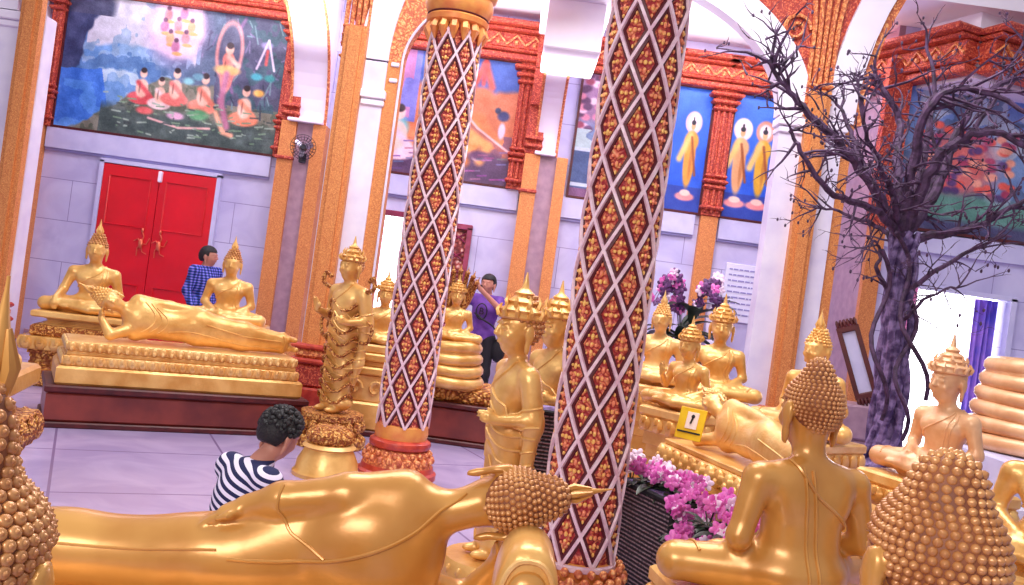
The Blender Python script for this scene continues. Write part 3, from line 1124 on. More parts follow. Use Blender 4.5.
# carved cornices over the paintings
def cornice(x0, x1, y, z0, z1, rz=0, ox=0):
    root = empty('trim_cornice', ((x0 + x1) / 2, y, 0), rz)
    root['kind'] = 'structure'
    L = x1 - x0
    hgt = z1 - z0
    mb = MB()
    mb.box((0, -.10, z0 + hgt * .11), (L, .20, hgt * .2), 0, .02)
    mb.box((0, -.13, z0 + hgt * .27), (L, .26, hgt * .09), 0, .02)
    mb.box((0, -.11, z0 + hgt * .53), (L, .22, hgt * .44), 0, .02)
    mb.box((0, -.17, z0 + hgt * .80), (L + .08, .34, hgt * .10), 0, .02)
    mb.box((0, -.24, z0 + hgt * .92), (L + .2, .48, hgt * .14), 0, .03)
    mb.put('moulding', 'red_orange', root, smooth=False)
    mb = MB()
    n = max(3, int(L / .26))
    for i in range(n):
        a = -L / 2 + L * i / n
        b = a + L / n
        zz = z0 + hgt * .40
        mb.tube([(a, -.235, zz), ((a + b) / 2, -.235, zz + hgt * .26), (b, -.235, zz)], .020, 5)
        mb.ball(((a + b) / 2, -.23, zz + .03), (.035, .03, .04), 6, 4)
    mb.put('zigzag_relief', 'orange', root)
    return root

cornice(-7.10, -3.40, YW, 5.12, 5.64)
cornice(-2.7, -.02, YW, 4.98, 5.5)
cornice(.68, 1.9, YW, 4.98, 5.42)
cornice(2.0, 2.72, YW, 4.98, 5.42)
cornice(2.72, 3.9, YW, 4.98, 5.42)
CA, CB, CC = Vector((4.36, 11.85, 0)), Vector((5.02, 10.35, 0)), Vector((7.4, 11.25, 0))
for a_, b_ in ((CA, CB), (CB, CC)):
    L_ = (b_ - a_).length
    o = cornice(-L_ / 2, L_ / 2, 0, 4.90, 5.42)
    setloc(o, ((a_.x + b_.x) / 2, (a_.y + b_.y) / 2, 0), math.atan2(b_.y - a_.y, b_.x - a_.x))
mb = MB()
mb.prism([(CA.x, CA.y + .05), (CB.x, CB.y + .05), (CC.x, CC.y + .1), (CC.x, 12.2), (CA.x, 12.2)], 4.88, 5.94, 'Y')
mb.v = [(x, z, y) for x, y, z in mb.v]
struct(mb.put('wall_bulkhead', 'plaster', None, smooth=False))

# ------------------------------------------------------------------ near arcade
def ell_arc(cx, a, z0, b, n=28, t0=0, t1=PI):
    return [(cx - a * math.cos(t0 + (t1 - t0) * i / n), z0 + b * math.sin(t0 + (t1 - t0) * i / n)) for i in range(n + 1)]

def ring(name, cx, a, b, w, z0, y0, y1, m, parent, t0=0, t1=PI, foot=0):
    inn = ell_arc(cx, a, z0, b, t0=t0, t1=t1)
    out = ell_arc(cx, a + w, z0, b + w, t0=t0, t1=t1)
    mb = MB()
    n = len(inn)
    V = [(x, y0, z) for x, z in inn] + [(x, y0, z) for x, z in out] + [(x, y1, z) for x, z in inn] + [(x, y1, z) for x, z in out]
    F = []
    for i in range(n - 1):
        F += [(i, i + 1, n + i + 1, n + i), (2 * n + i, 3 * n + i, 3 * n + i + 1, 2 * n + i + 1),
              (i, 2 * n + i, 2 * n + i + 1, i + 1), (n + i, n + i + 1, 3 * n + i + 1, 3 * n + i)]
    F += [(0, n, 3 * n, 2 * n), (n - 1, 3 * n - 1, 4 * n - 1, 2 * n - 1)]
    mb.add(V, F)
    return mb.put(name, m, parent, smooth=True, angle=30)

Y0, Y1 = 10.0, 10.22
SPR = 4.05
arc = empty('trim_arcade', (0, 0, 0))
arc['kind'] = 'structure'
CX, A_ = .55, 2.12
LB = 2.5
ring('arch_ring', CX, A_ + .17, LB, .34, SPR, Y0, Y1, 'plaster', arc, 0, PI * .5)
ring('arch_ring', CX, A_ + .04, 1.38, .36, SPR, Y0, Y1, 'plaster', arc, PI * .5, PI)
MB().prism(ell_arc(CX, A_, SPR, 1.21, n=30, t1=PI * .5) + ell_arc(CX, A_ + .17, SPR, LB, n=30, t1=PI * .5)[::-1], Y0 + .04, Y1, 'Y').put('arch_trim', 'orange', arc, smooth=False)
CX2, A2 = 5.86, 2.2
ring('arch_ring', CX2, A2 + .10, 3.0, .34, SPR, Y0, Y1, 'plaster', arc)
ring('arch_trim', CX2, A2, 2.9, .10, SPR, Y0 + .04, Y1, 'orange', arc)
CX0, A0 = -3.93, 1.62
LS = 4.70
ring('arch_ring', CX0, A0, 1.9, .07, LS, Y0, Y1, 'plaster', arc)
# checker beads along the first trim
mb = MB()
mb.tube([(x, Y0 + .02, z) for x, z in [(CX - A_ - .01, .3)] + ell_arc(CX, A_ + .01, SPR, 1.22, n=40, t1=PI * .5)], .014, 5)
for z in (3.84, 4.02):
    mb.box((CX - A_ - .085, Y0 + .03, z), (.09, .04, .05), 0, .01)
mb.put('arch_beads', 'marble_white', arc, smooth=False)
# orange carved spandrels between neighbouring rings
def spandrel(left_arc, right_arc, base):
    poly = left_arc + right_arc
    mb = MB().prism(poly, Y0 + .05, Y1 - .05, 'Y')
    return mb
la = [p for p in ell_arc(CX0, A0 + .07, LS, 1.97, n=60) if p[0] > CX0]
lb = [p for p in ell_arc(CX, A_ + .51, SPR, LB + .34, n=60) if p[0] < CX]
poly = [(la[0][0], 7.8)] + la + lb + [(lb[-1][0], 7.8)]
MB().prism(poly, Y0 + .06, Y1 - .06, 'Y').put('carved_spandrel', 'red_orange', arc, smooth=False)
ra = [p for p in ell_arc(CX, A_ + .40, SPR, 1.78, n=60) if p[0] > CX]
rb = [p for p in ell_arc(CX2, A2 + .44, SPR, 3.34, n=60) if p[0] < CX2]
poly = [(ra[0][0], 7.8)] + ra + rb + [(rb[-1][0], 7.8)]
MB().prism(poly, Y0 + .06, Y1 - .06, 'Y').put('carved_spandrel', 'red_orange', arc, smooth=False)
ca = [p for p in ell_arc(CX0, A0 + .07, LS, 1.97, n=60) if p[0] < CX0]
poly = [(ca[-1][0], 7.0), (-5.95, 7.0), (-5.95, SPR - .1)] + ca
MB().prism(poly, Y0 + .06, Y1 - .06, 'Y').put('carved_spandrel', 'red_orange', arc, smooth=False)
# fluted ribs and scrolls on the spandrels
def ribs(cx, z0, w, n=5):
    mb = MB()
    for k in range(n):
        f = (k - (n - 1) / 2) / ((n - 1) / 2)
        pts = [(cx + f * w * .5, Y0 + .02, z0), (cx + f * w * .5, Y0 + .02, z0 + .55), (cx + f * w * .55, Y0 + .02, z0 + 1.0), (cx + f * w * .9, Y0 + .02, z0 + 1.6)]
        mb.tube(spline(pts, 5), .028, 6)
    for z in (z0 + .02, z0 + .12, z0 + .22, z0 - .12):
        mb.box((cx, Y0 + .01, z), (w * 1.15, .12, .045), 0, .015)
    return mb
ribs(-2.14, SPR + .1, .26).put('fluted_ribs', 'orange', arc)
ribs(3.12, SPR + .15, .26).put('fluted_ribs', 'orange', arc)
mb = MB()
for cx, cz, sg in ((2.78, 5.05, 1), (2.48, 5.5, 1), (-1.72, 5.2, -1), (-2.4, 5.1, 1)):
    pts = [(cx + sg * .17 * (1 - a / 12) * math.cos(a), Y0 + .03, cz + .17 * (1 - a / 12) * math.sin(a)) for a in [j * .45 for j in range(24)]]
    mb.tube(pts, .022, 5)
mb.put('scroll_relief', 'orange', arc)

def near_pier(x0, g0, g1, x1, cap=True, gz=None, trim=None, iz=SPR):
    root = empty('trim_pier', ((g0 + g1) / 2, Y0, 0))
    root['kind'] = 'structure'
    cx = (g0 + g1) / 2
    def b(name, a, c, y0, y1, z0, z1, m, bv=.012):
        return MB().box(((a + c) / 2 - cx, (y0 + y1) / 2 - Y0, (z0 + z1) / 2), (c - a, y1 - y0, z1 - z0), 0, bv).put(name, m, root, smooth=False)
    b('marble_shaft', x0, x1, Y0, Y1, 0, SPR - .02, 'marble_white')
    b('gilded_pilaster', g0, g1, Y0 - .10, Y0, .3, SPR + .3, 'gold_strip')
    b('gilded_pilaster_rib', g0 + .06, g1 - .06, Y0 - .135, Y0 - .1, .34, SPR + .3, 'gold_strip')
    for a, c in ((x0 - .03, g0), (g1, x1 + .03)):
        if c - a > .12:
            b('impost', a, c, Y0 - .05, Y1, iz - .12, iz - .02, 'plaster')
            b('impost', a + .015, c - .01, Y0 - .03, Y1, iz - .20, iz - .13, 'plaster')
    if trim:
        b('gilded_edge', trim[0], trim[1], Y0 + .03, Y1, 0, SPR, 'gold_strip')
    b('base_block', g0 - .10, g1 + .10, Y0 - .22, Y0, .0, .30, 'red', .02)
    b('base_moulding', g0 - .06, g1 + .06, Y0 - .18, Y0, .30, .56, 'red_orange', .03)
    b('base_band', g0 - .10, g1 + .10, Y0 - .21, Y0, .56, .62, 'red', .02)
    b('base_collar', g0 - .06, g1 + .06, Y0 - .17, Y0, .62, .72, 'orange', .03)
    b('base_band', g0 - .09, g1 + .09, Y0 - .2, Y0, .72, .78, 'red', .02)
    return root

near_pier(-2.28, -2.25, -1.99, -1.74, trim=(-1.74, -1.57), iz=3.72)
near_pier(2.74, 3.00, 3.24, 3.46, trim=(3.46, 3.58))
near_pier(-6.9, -5.86, -5.63, -5.615)
sbox('wall_arcade', -12, -5.96, Y0, Y1, 4.05, 7, 'plaster')

# ------------------------------------------------------------------ doors and windows
root = empty('door_1', (-5.31, YW, 0))
root['kind'] = 'structure'
for sx in (-1, 1):
    d = empty('door_leaf', (0, 0, 0))
    leaf = MB().box((sx * .415, -.05, 1.37), (.82, .06, 2.70), 0, .008).put('door_leaf', 'door', root, smooth=False)
    bpy.data.objects.remove(d)
    mb = MB()
    for z0, z1 in ((.2, 1.0), (1.85, 2.55)):
        for a, b_ in ((-.3, .3),):
            mb.tube([(sx * .415 + a, -.085, z0), (sx * .415 + b_, -.085, z0), (sx * .415 + b_, -.085, z1), (sx * .415 + a, -.085, z1), (sx * .415 + a, -.085, z0)], .012, 5)
    mb.put('panel_moulding', 'door', leaf)
    mb = MB()
    mb.ball((sx * .13, -.12, 1.62), (.035, .03, .07), 8, 6)
    mb.ball((sx * .13, -.11, 1.82), (.02, .02, .035), 8, 6)
    for k in range(5):
        a = k * 1.25
        mb.tube([(sx * .13, -.1, 1.62), (sx * .13 + .07 * math.cos(a), -.09, 1.62 + .12 * math.sin(a)), (sx * .13 + .12 * math.cos(a + .5), -.09, 1.62 + .2 * math.sin(a + .5))], .008, 5)
    mb.put('handle', 'brass', leaf)
mb = MB()
mb.box((-.86, -.04, 1.38), (.06, .10, 2.76))
mb.box((.86, -.04, 1.38), (.06, .10, 2.76))
mb.box((0, -.04, 2.76), (1.78, .10, .06))
mb.put('door_frame', 'ledge', root, smooth=False)
MB().box((0.02, -.11, 2.62), (.05, .05, .16), 0, .01).put('door_latch', 'plaster', root, smooth=False)

root = empty('door_2', (-1.77, YW, 0))
root['kind'] = 'structure'
MB().box((0, .6, 1.25), (.95, .02, 2.9)).put('daylight', 'daylight', root, smooth=False)
MB().box((-.40, -.03, 1.27), (.12, .12, 2.55), 0, .01).box((.38, -.03, 1.27), (.07, .1, 2.55)).box((-.02, -.03, 2.56), (.86, .1, .08)).put('door_frame', 'frame_red', root, smooth=False)
MB().box((-.28, .10, 1.27), (.05, .3, 2.5), .3).put('door_leaf', 'curtain_pink', root, smooth=False)

root = empty('door_3', ((DX0 + DX1) / 2, RY, 0))
root['kind'] = 'structure'
hw = (DX1 - DX0) / 2
MB().box((.27, .55, 1.25), (1.56, .02, 2.5)).put('daylight', 'daylight', root, smooth=False)
MB().box((-hw, -.02, DZ / 2), (.07, .12, DZ)).box((hw, -.02, DZ / 2), (.07, .12, DZ)).box((0, -.02, DZ), (2 * hw + .07, .12, .06)).put('door_frame', 'ledge', root, smooth=False)

def curtain(name, x, y, w, z0, z1, m, label):
    mb = MB()
    n, V, F = 40, [], []
    for i in range(n + 1):
        a = i / n
        yy = .035 * math.sin(a * PI * 2 * max(2, w / .07)) + .01 * math.sin(a * 40)
        for zz in (z0, (z0 + z1) / 2, z1):
            V.append((-w / 2 + w * a, yy + .012 * math.sin(zz * 3 + a * 9), zz))
    for i in range(n):
        for j in range(2):
            F.append((i * 3 + j, (i + 1) * 3 + j, (i + 1) * 3 + j + 1, i * 3 + j + 1))
    mb.add(V, F)
    o = mb.put(name, m)
    o.location = (x, y, 0)
    return tag(o, label, 'curtain')
curtain('curtain', DX0 + .0, RY - .12, .16, .1, DZ - .02, 'curtain_pink', 'narrow pink curtain drawn to the left side of the bright doorway')
curtain('curtain', DX1 - .20, RY + .18, .30, .8, DZ - .04, 'curtain_blue', 'blue-violet curtain drawn to the right side of the bright doorway')

root = empty('window_1', (-.98, YW, 0))
root['kind'] = 'structure'
mb = MB()
for (x, z, w, h_) in ((-.25, 1.75, .07, 1.5), (.25, 1.75, .07, 1.5), (0, 2.50, .57, .08), (0, 1.02, .57, .08)):
    mb.box((x, -.05, z), (w, .12, h_), 0, .01)
mb.put('window_frame', 'frame_red', root, smooth=False)
MB().box((0, -.02, 1.75), (.44, .04, 1.42)).put('carved_panel', 'lattice_red', root, smooth=False)
mb = MB()
for i in range(5):
    z = 1.2 + i * .27
    mb.tube([(-.2, -.06, z), (0, -.06, z + .13), (.2, -.06, z)], .014, 5)
    mb.tube([(-.2, -.06, z + .13), (0, -.06, z), (.2, -.06, z + .13)], .014, 5)
mb.put('panel_lattice', 'frame_red', root)

# ------------------------------------------------------------------ paintings
class Paint:
    def __init__(s, w, h, base):
        s.w, s.h = w, h
        s.A = np.zeros((h, w, 3))
        s.A[:] = np.array(base) / 255.
        s.x, s.y = np.meshgrid((np.arange(w) + .5) / w, 1 - (np.arange(h) + .5) / h)   # y up, 0..1
        s.ar = w / h
        s.rng = np.random.RandomState(5)
    def noise(s, n, seed=0):
        r = np.random.RandomState(seed)
        g = r.rand(n + 2, int(n * s.ar) + 2)
        yy = s.y * n
        xx = s.x * int(n * s.ar)
        i, j = yy.astype(int), xx.astype(int)
        fy, fx = yy - i, xx - j
        fy, fx = fy * fy * (3 - 2 * fy), fx * fx * (3 - 2 * fx)
        return (g[i, j] * (1 - fy) * (1 - fx) + g[i + 1, j] * fy * (1 - fx) + g[i, j + 1] * (1 - fy) * fx + g[i + 1, j + 1] * fy * fx)
    def fbm(s, n, seed=0):
        return (s.noise(n, seed) + .5 * s.noise(n * 2, seed + 1) + .25 * s.noise(n * 4, seed + 2)) / 1.75
    def mix(s, m, c):
        m = np.clip(m, 0, 1)[..., None]
        s.A = s.A * (1 - m) + (np.array(c) / 255.) * m
    def ell(s, cx, cy, rx, ry, c, soft=.25, a=1.0, rot=0):
        dx, dy = (s.x - cx) * s.ar, s.y - cy
        co, si = math.cos(rot), math.sin(rot)
        u, v = dx * co + dy * si, -dx * si + dy * co
        d = np.sqrt((u / (rx)) ** 2 + (v / ry) ** 2)
        s.mix((1 - (d - 1 + soft) / soft).clip(0, 1) * a, c)
    def line(s, pts, r, c, a=1.0):
        for (x0, y0), (x1, y1) in zip(pts[:-1], pts[1:]):
            ax, ay, bx, by = x0 * s.ar, y0, x1 * s.ar, y1
            dx, dy = bx - ax, by - ay
            t = (((s.x * s.ar - ax) * dx + (s.y - ay) * dy) / (dx * dx + dy * dy + 1e-9)).clip(0, 1)
            d = np.hypot(s.x * s.ar - ax - t * dx, s.y - ay - t * dy)
            s.mix(1.4 - d / r, c)
    def poly_below(s, fn, c, soft=.02, a=1):
        s.mix(((fn - s.y) / soft + .5) * a, c)
    def person(s, x, y, k, robe, skin=(214, 150, 110), hair=(50, 34, 40), kneel=True, halo=None):
        if halo:
            s.ell(x, y + k * .9, k * .34, k * .36, halo, .3)
        if kneel:
            s.ell(x, y + k * .18, k * .42, k * .20, robe, .2)
            s.ell(x, y + k * .45, k * .20, k * .30, skin, .25)
            s.line([(x - .12 * k / s.ar, y + k * .6), (x + .22 * k / s.ar, y + k * .3)], k * .07, robe)
        else:
            s.ell(x, y + k * .25, k * .17, k * .45, robe, .2)
            s.ell(x, y + k * .62, k * .16, k * .20, robe, .2)
            s.line([(x, y + k * .7), (x + .25 * k / s.ar, y + k * .5)], k * .06, skin)
        s.ell(x, y + k * .86, k * .12, k * .14, skin, .3)
        s.ell(x, y + k * .95, k * .10, k * .09, hair, .3)
        s.ell(x - k * .04, y + k * .45, k * .03, k * .2, (90, 50, 50), .5, .5)

def hang(p, x0, x1, z0, z1, y, name, label, rz=0, cx=None, cy=None):
    """a painted panel: a thin board whose face carries the painting, with a narrow dark frame"""
    w, h = p.w, p.h
    W_, H_ = x1 - x0, z1 - z0
    V = [(-W_ / 2 + W_ * (i + .0) / (w - 1), 0, z1 - H_ * j / (h - 1)) for j in range(h) for i in range(w)]
    F = [(j * w + i, (j + 1) * w + i, (j + 1) * w + i + 1, j * w + i + 1) for j in range(h - 1) for i in range(w - 1)]
    me = bpy.data.meshes.new('painting')
    me.from_pydata(V, [], F)
    ca = me.color_attributes.new('Col', 'FLOAT_COLOR', 'POINT')
    A = np.clip(p.A, 0, 1)
    A = np.where(A <= .04045, A / 12.92, ((A + .055) / 1.055) ** 2.4)
    RGBA = np.concatenate([A, np.ones((h, w, 1))], -1).astype(np.float32)
    ca.data.foreach_set('color', RGBA.ravel())
    root = empty(name, (cx if cx is not None else (x0 + x1) / 2, cy if cy is not None else y, 0), rz, 1, label, 'painting')
    f = put('painted_panel', me, 'mural', root)
    f.location = (0, -.045, 0)
    mb = MB()
    t = .035
    zc = (z0 + z1) / 2
    mb.box((0, -.03, z0 - t / 2), (W_ + 2 * t, .07, t)).box((0, -.03, z1 + t / 2), (W_ + 2 * t, .07, t))
    mb.box((-W_ / 2 - t / 2, -.03, zc), (t, .07, H_)).box((W_ / 2 + t / 2, -.03, zc), (t, .07, H_))
    mb.box((0, -.015, zc), (W_, .03, H_))
    mb.put('frame', 'dark', root, smooth=False)
    return root

def hash_speck(p, n, amp, seed):
    r = np.random.RandomState(seed)
    p.A += (p.fbm(n, seed)[..., None] - .5) * amp
    p.A += (r.rand(p.h, p.w, 1) - .5) * amp * .35

# 1 landscape with a glowing vision over seated listeners
p = Paint(320, 190, (84, 100, 128))
n = p.fbm(5, 3)
n2 = p.fbm(9, 23)
p.mix((.62 - p.x) * 3, (104, 150, 206))
p.mix((n2 > .50) * (p.x < .62) * .7, (150, 182, 214))
p.mix(((p.y - .62 - .25 * (n - .5)) / .03) * (p.x < .60) * (p.x > .10), (206, 206, 220))
p.mix((p.fbm(8, 9) > .56) * (p.y > .5) * (p.x < .55) * .8, (140, 168, 200))
ridge = .52 + .20 * (n2 - .5) - .10 * np.abs(p.x - .30)
p.mix((np.abs(p.y - ridge) < .05) * (p.x < .45) * .8, (78, 120, 176))
p.mix((np.abs(p.y - ridge + .09) < .02) * (p.x < .40) * .8, (196, 216, 232))
edge = .15 - .10 * (1 - p.y) + .10 * (n2 - .5)
p.mix(((edge - p.x) / .015) * (p.y > .35), (52, 62, 104))
p.mix(((.22 - p.x + .10 * (n - .5)) / .03) * (p.y > .86), (66, 70, 100))
p.mix((p.x < .26 - .16 * p.y) * (p.y < .40 + .1 * n) * .95, (58, 116, 214))
p.mix((p.x < .24) * (p.y < .36) * (n2 > .52) * .6, (98, 158, 230))
hill = np.minimum(.10 + 1.30 * (p.x - .16), .47 - .06 * np.abs(p.x - .6)) + .10 * (n2 - .5)
p.mix((hill - p.y) / .02, (128, 126, 112))
p.mix(((hill - p.y) / .02) * (p.fbm(12, 66) > .5) * .8, (96, 104, 88))
p.mix((.24 + .12 * (n - .5) - p.y) / .08 * (p.x > .20), (70, 86, 84))
p.mix((p.x > .70 + .08 * (n - .5)) * (p.y > .32) * .9, (78, 78, 108))
p.mix((p.x > .74) * (n2 > .54) * (p.y > .3) * .8, (58, 92, 104))
for s_ in range(46):
    r_ = np.random.RandomState(s_)
    x, y = .62 + .38 * r_.rand(), .35 + .65 * r_.rand()
    p.line([(x, y), (x + .06 * (r_.rand() - .5), y - .16 * r_.rand())], .006, [(120, 110, 150), (52, 56, 84), (110, 140, 150)][s_ % 3], .6)
p.line([(.80, .98), (.72, .66), (.78, .42)], .014, (126, 96, 140))
p.ell(.50, .83, .30, .33, (180, 150, 190), .5, .8)
p.ell(.50, .85, .235, .265, (232, 200, 226), .25)
for k_, (x, y) in enumerate(((.45, .93), (.52, .95), (.56, .86), (.50, .86), (.44, .84), (.47, .76), (.54, .77), (.50, .70))):
    p.ell(x, y, .040, .055, [(206, 140, 150), (190, 120, 160), (226, 170, 130)][k_ % 3], .4)
    p.ell(x, y + .05, .022, .022, (110, 70, 100), .4)
    p.ell(x + .01, y - .05, .05, .018, (226, 170, 110), .4)
p.ell(.745, .72, .115, .25, (220, 150, 150), .15)
p.ell(.745, .72, .090, .225, (82, 84, 112), .2)
p.person(.745, .46, .32, (226, 130, 120), (240, 190, 170), kneel=False)
p.ell(.745, .58, .12, .045, (236, 186, 120), .4)
p.line([(.745, .55), (.735, .34), (.775, .16)], .026, (186, 120, 150))
for x, y, k, c in ((.375, .24, .27, (212, 84, 90)), (.46, .22, .24, (236, 206, 206)), (.525, .26, .28, (232, 124, 116)), (.655, .23, .30, (222, 130, 110)), (.845, .18, .30, (236, 140, 110))):
    p.person(x, y, k, c, (238, 190, 170))
p.ell(.40, .20, .08, .035, (226, 110, 110), .4)
p.ell(.54, .19, .08, .035, (210, 160, 190), .4)
p.line([(.42, .15), (.56, .105), (.70, .13)], .009, (230, 180, 176))
p.ell(.64, .22, .10, .05, (92, 156, 108), .4)
p.line([(.72, .25), (.76, .12), (.80, .10)], .020, (236, 170, 140))
for x, y, c in ((.88, .56, (80, 180, 196)), (.94, .56, (60, 150, 150)), (.91, .80, (150, 140, 190)), (.90, .44, (240, 180, 90)), (.62, .50, (110, 160, 180)), (.58, .46, (130, 190, 200))):
    p.ell(x, y, .055, .035, c, .5)
p.line([(.875, .62), (.915, .84), (.955, .62)], .009, (220, 206, 230))
p.line([(.915, .76), (.915, .66)], .013, (206, 84, 84))
for s_ in range(110):
    r_ = np.random.RandomState(100 + s_)
    x, y = .2 + .78 * r_.rand(), .03 + .28 * r_.rand()
    p.line([(x, y), (x + .04 * r_.rand(), y + .016 * (r_.rand() - .4))], .006, [(156, 176, 160), (60, 72, 74), (120, 150, 120)][s_ % 3], .8)
hash_speck(p, 16, .24, 77)
hang(p, -6.97, -3.74, 3.17, 5.12, YW, 'wall_painting', 'large landscape wall painting with a glowing vision over seated figures, above the red doors')

# 2 sunset sky and reclining figures
p = Paint(200, 165, (206, 120, 84))
n = p.fbm(5, 13)
p.mix((p.y - .70 - .14 * (n - .3)) / .05, (64, 96, 178))
p.mix(((.62 + .2 * n - .9 * np.abs(p.x - .62) - p.y) / .05) * (p.y > .3), (232, 136, 88))
p.mix((p.y < .40) * (n > .40) * .9, (130, 84, 110))
p.mix((.22 - p.y + .08 * n) / .05, (88, 60, 96))
p.mix((p.x < .34) * (p.y > .42), (120, 120, 200))
p.mix((p.x < .30) * (p.y > .45) * (p.fbm(4, 71) > .5) * .9, (190, 120, 170))
p.ell(.10, .40, .12, .14, (60, 70, 130), .4)
p.ell(.24, .36, .10, .12, (120, 190, 196), .4)
for x, y, k, c in ((.08, .12, .40, (222, 190, 206)), (.24, .10, .44, (236, 200, 214))):
    p.person(x, y, k, c, (240, 200, 190))
p.ell(.70, .36, .15, .17, (232, 150, 84), .3)
p.line([(.70, .46), (.86, .34), (1.0, .24)], .022, (170, 96, 90))
p.line([(.64, .58), (.76, .44), (.98, .28)], .010, (240, 190, 190))
p.line([(.60, .50), (.62, .30), (.70, .16)], .045, (222, 132, 70))
p.line([(.70, .40), (.84, .30), (.80, .18)], .040, (240, 164, 96))
p.ell(.68, .56, .055, .07, (214, 146, 100), .3)
p.ell(.675, .62, .055, .04, (110, 60, 50), .4)
p.ell(.78, .20, .05, .03, (244, 214, 214), .4)
p.ell(.92, .56, .06, .05, (60, 66, 116), .4)
p.ell(.88, .60, .03, .03, (50, 60, 90), .4)
p.ell(.92, .44, .035, .08, (214, 206, 232), .4)
p.line([(.70, .78), (.76, .96), (.82, .78)], .030, (222, 96, 84))
p.line([(.76, .80), (.76, 1.0)], .020, (214, 84, 84))
p.ell(.76, .70, .13, .09, (236, 130, 92), .4)
p.ell(.80, .22, .12, .05, (110, 70, 110), .5)
for s_ in range(40):
    r_ = np.random.RandomState(300 + s_)
    x, y = r_.rand(), .02 + .25 * r_.rand()
    p.line([(x, y), (x + .06, y + .01)], .006, (90 + 80 * r_.rand(), 60 + 60 * r_.rand(), 110 + 60 * r_.rand()))
hash_speck(p, 12, .20, 99)
hang(p, -2.5, -.30, 3.17, 4.97, YW, 'wall_painting', 'wall painting of orange figures under a blue and sunset sky behind the slimmer column')

# 3 narrow painting: blossoms over a lake
p = Paint(70, 140, (110, 130, 170))
p.mix((p.y - .55) * 8, (150, 110, 150))
for s_ in range(70):
    r_ = np.random.RandomState(500 + s_)
    p.ell(r_.rand(), .55 + .45 * r_.rand(), .045, .035, [(214, 130, 160), (236, 200, 220), (90, 50, 90), (150, 60, 90)][s_ % 4], .4)
p.mix((np.abs(p.y - .47) < .08) * (p.fbm(6, 4) > .4), (170, 190, 196))
p.mix((p.y < .40), (66, 84, 132))
p.mix((np.abs(p.y - .385) < .015) + (np.abs(p.y - .10) < .012), (190, 200, 222))
p.mix((p.y < .07), (120, 76, 120))
hash_speck(p, 12, .18, 55)
hang(p, .62, 1.55, 3.17, 4.97, YW, 'wall_painting', 'narrow wall painting of pink blossoms over a lake, between the two red columns')

def blue_panel(x0, x1, figs, label, seed):
    w = int(130 * (x1 - x0) / 1.82) + 20
    p = Paint(w, 150, (34, 88, 206))
    p.mix((p.y - .3) * .6, (60, 130, 226))
    p.mix((p.y < .20) * .8, (40, 60, 150))
    for fx, halo, robe in figs:
        p.ell(fx, .72, .088, .098, halo, .15)
        p.ell(fx, .72, .060, .070, (246, 220, 226), .3)
        p.ell(fx, .42, .062, .25, robe, .2)
        p.ell(fx, .57, .080, .09, robe, .25)
        p.ell(fx + .03, .40, .02, .18, (170, 100, 50), .5, .6)
        p.line([(fx - .04, .62), (fx - .10 / p.ar, .42)], .03, (240, 190, 110))
        p.line([(fx, .60), (fx + .07 / p.ar, .30)], .012, (150, 80, 40))
        p.ell(fx, .69, .026, .035, (230, 170, 120), .3)
        p.ell(fx, .72, .026, .024, (30, 24, 40), .3)
        p.ell(fx, .75, .010, .02, (30, 24, 40), .3)
        p.ell(fx, .12, .11, .04, (240, 150, 150), .3)
        p.ell(fx, .15, .06, .03, (250, 206, 190), .3)
    hash_speck(p, 10, .12, seed)
    return hang(p, x0, x1, 3.17, 4.97, YW, 'wall_painting', label)
blue_panel(1.92, 2.53, [(.62, (240, 190, 210), (222, 150, 60))], 'blue wall painting of one haloed orange-robed monk, beside the second red column', 61)
blue_panel(2.87, 3.95, [(.15, (246, 214, 230), (220, 160, 110)), (.45, (206, 140, 120), (214, 164, 50)), (.80, (240, 200, 220), (222, 150, 60))], 'blue wall painting of a row of haloed monks, right of the slim red pilaster', 62)

# right wall painting behind the tree
p = Paint(230, 170, (110, 140, 190))
n = p.fbm(6, 17)
p.mix((p.y - .55) * 3, (100, 130, 206))
p.mix((p.fbm(5, 8) > .52) * .8, (180, 190, 210))
p.mix((p.fbm(7, 18) > .60) * .7, (70, 90, 130))
p.ell(.26, .42, .32, .26, (214, 110, 110), .5)
for s_ in range(90):
    r_ = np.random.RandomState(700 + s_)
    p.ell(.08 + .45 * r_.rand(), .24 + .42 * r_.rand(), .04, .03, [(226, 90, 80), (170, 60, 100), (236, 160, 140), (90, 60, 120)][s_ % 4], .4)
p.mix((.22 + .08 * n - p.y) / .06, (90, 140, 130))
p.mix((.08 + .03 * n - p.y) / .04, (70, 70, 110))
hash_speck(p, 12, .20, 44)
hang(p, 4.62, 7.3, 3.15, 5.16, RY, 'wall_painting', 'wall painting of a red flowering tree under blue sky above the bright doorway')
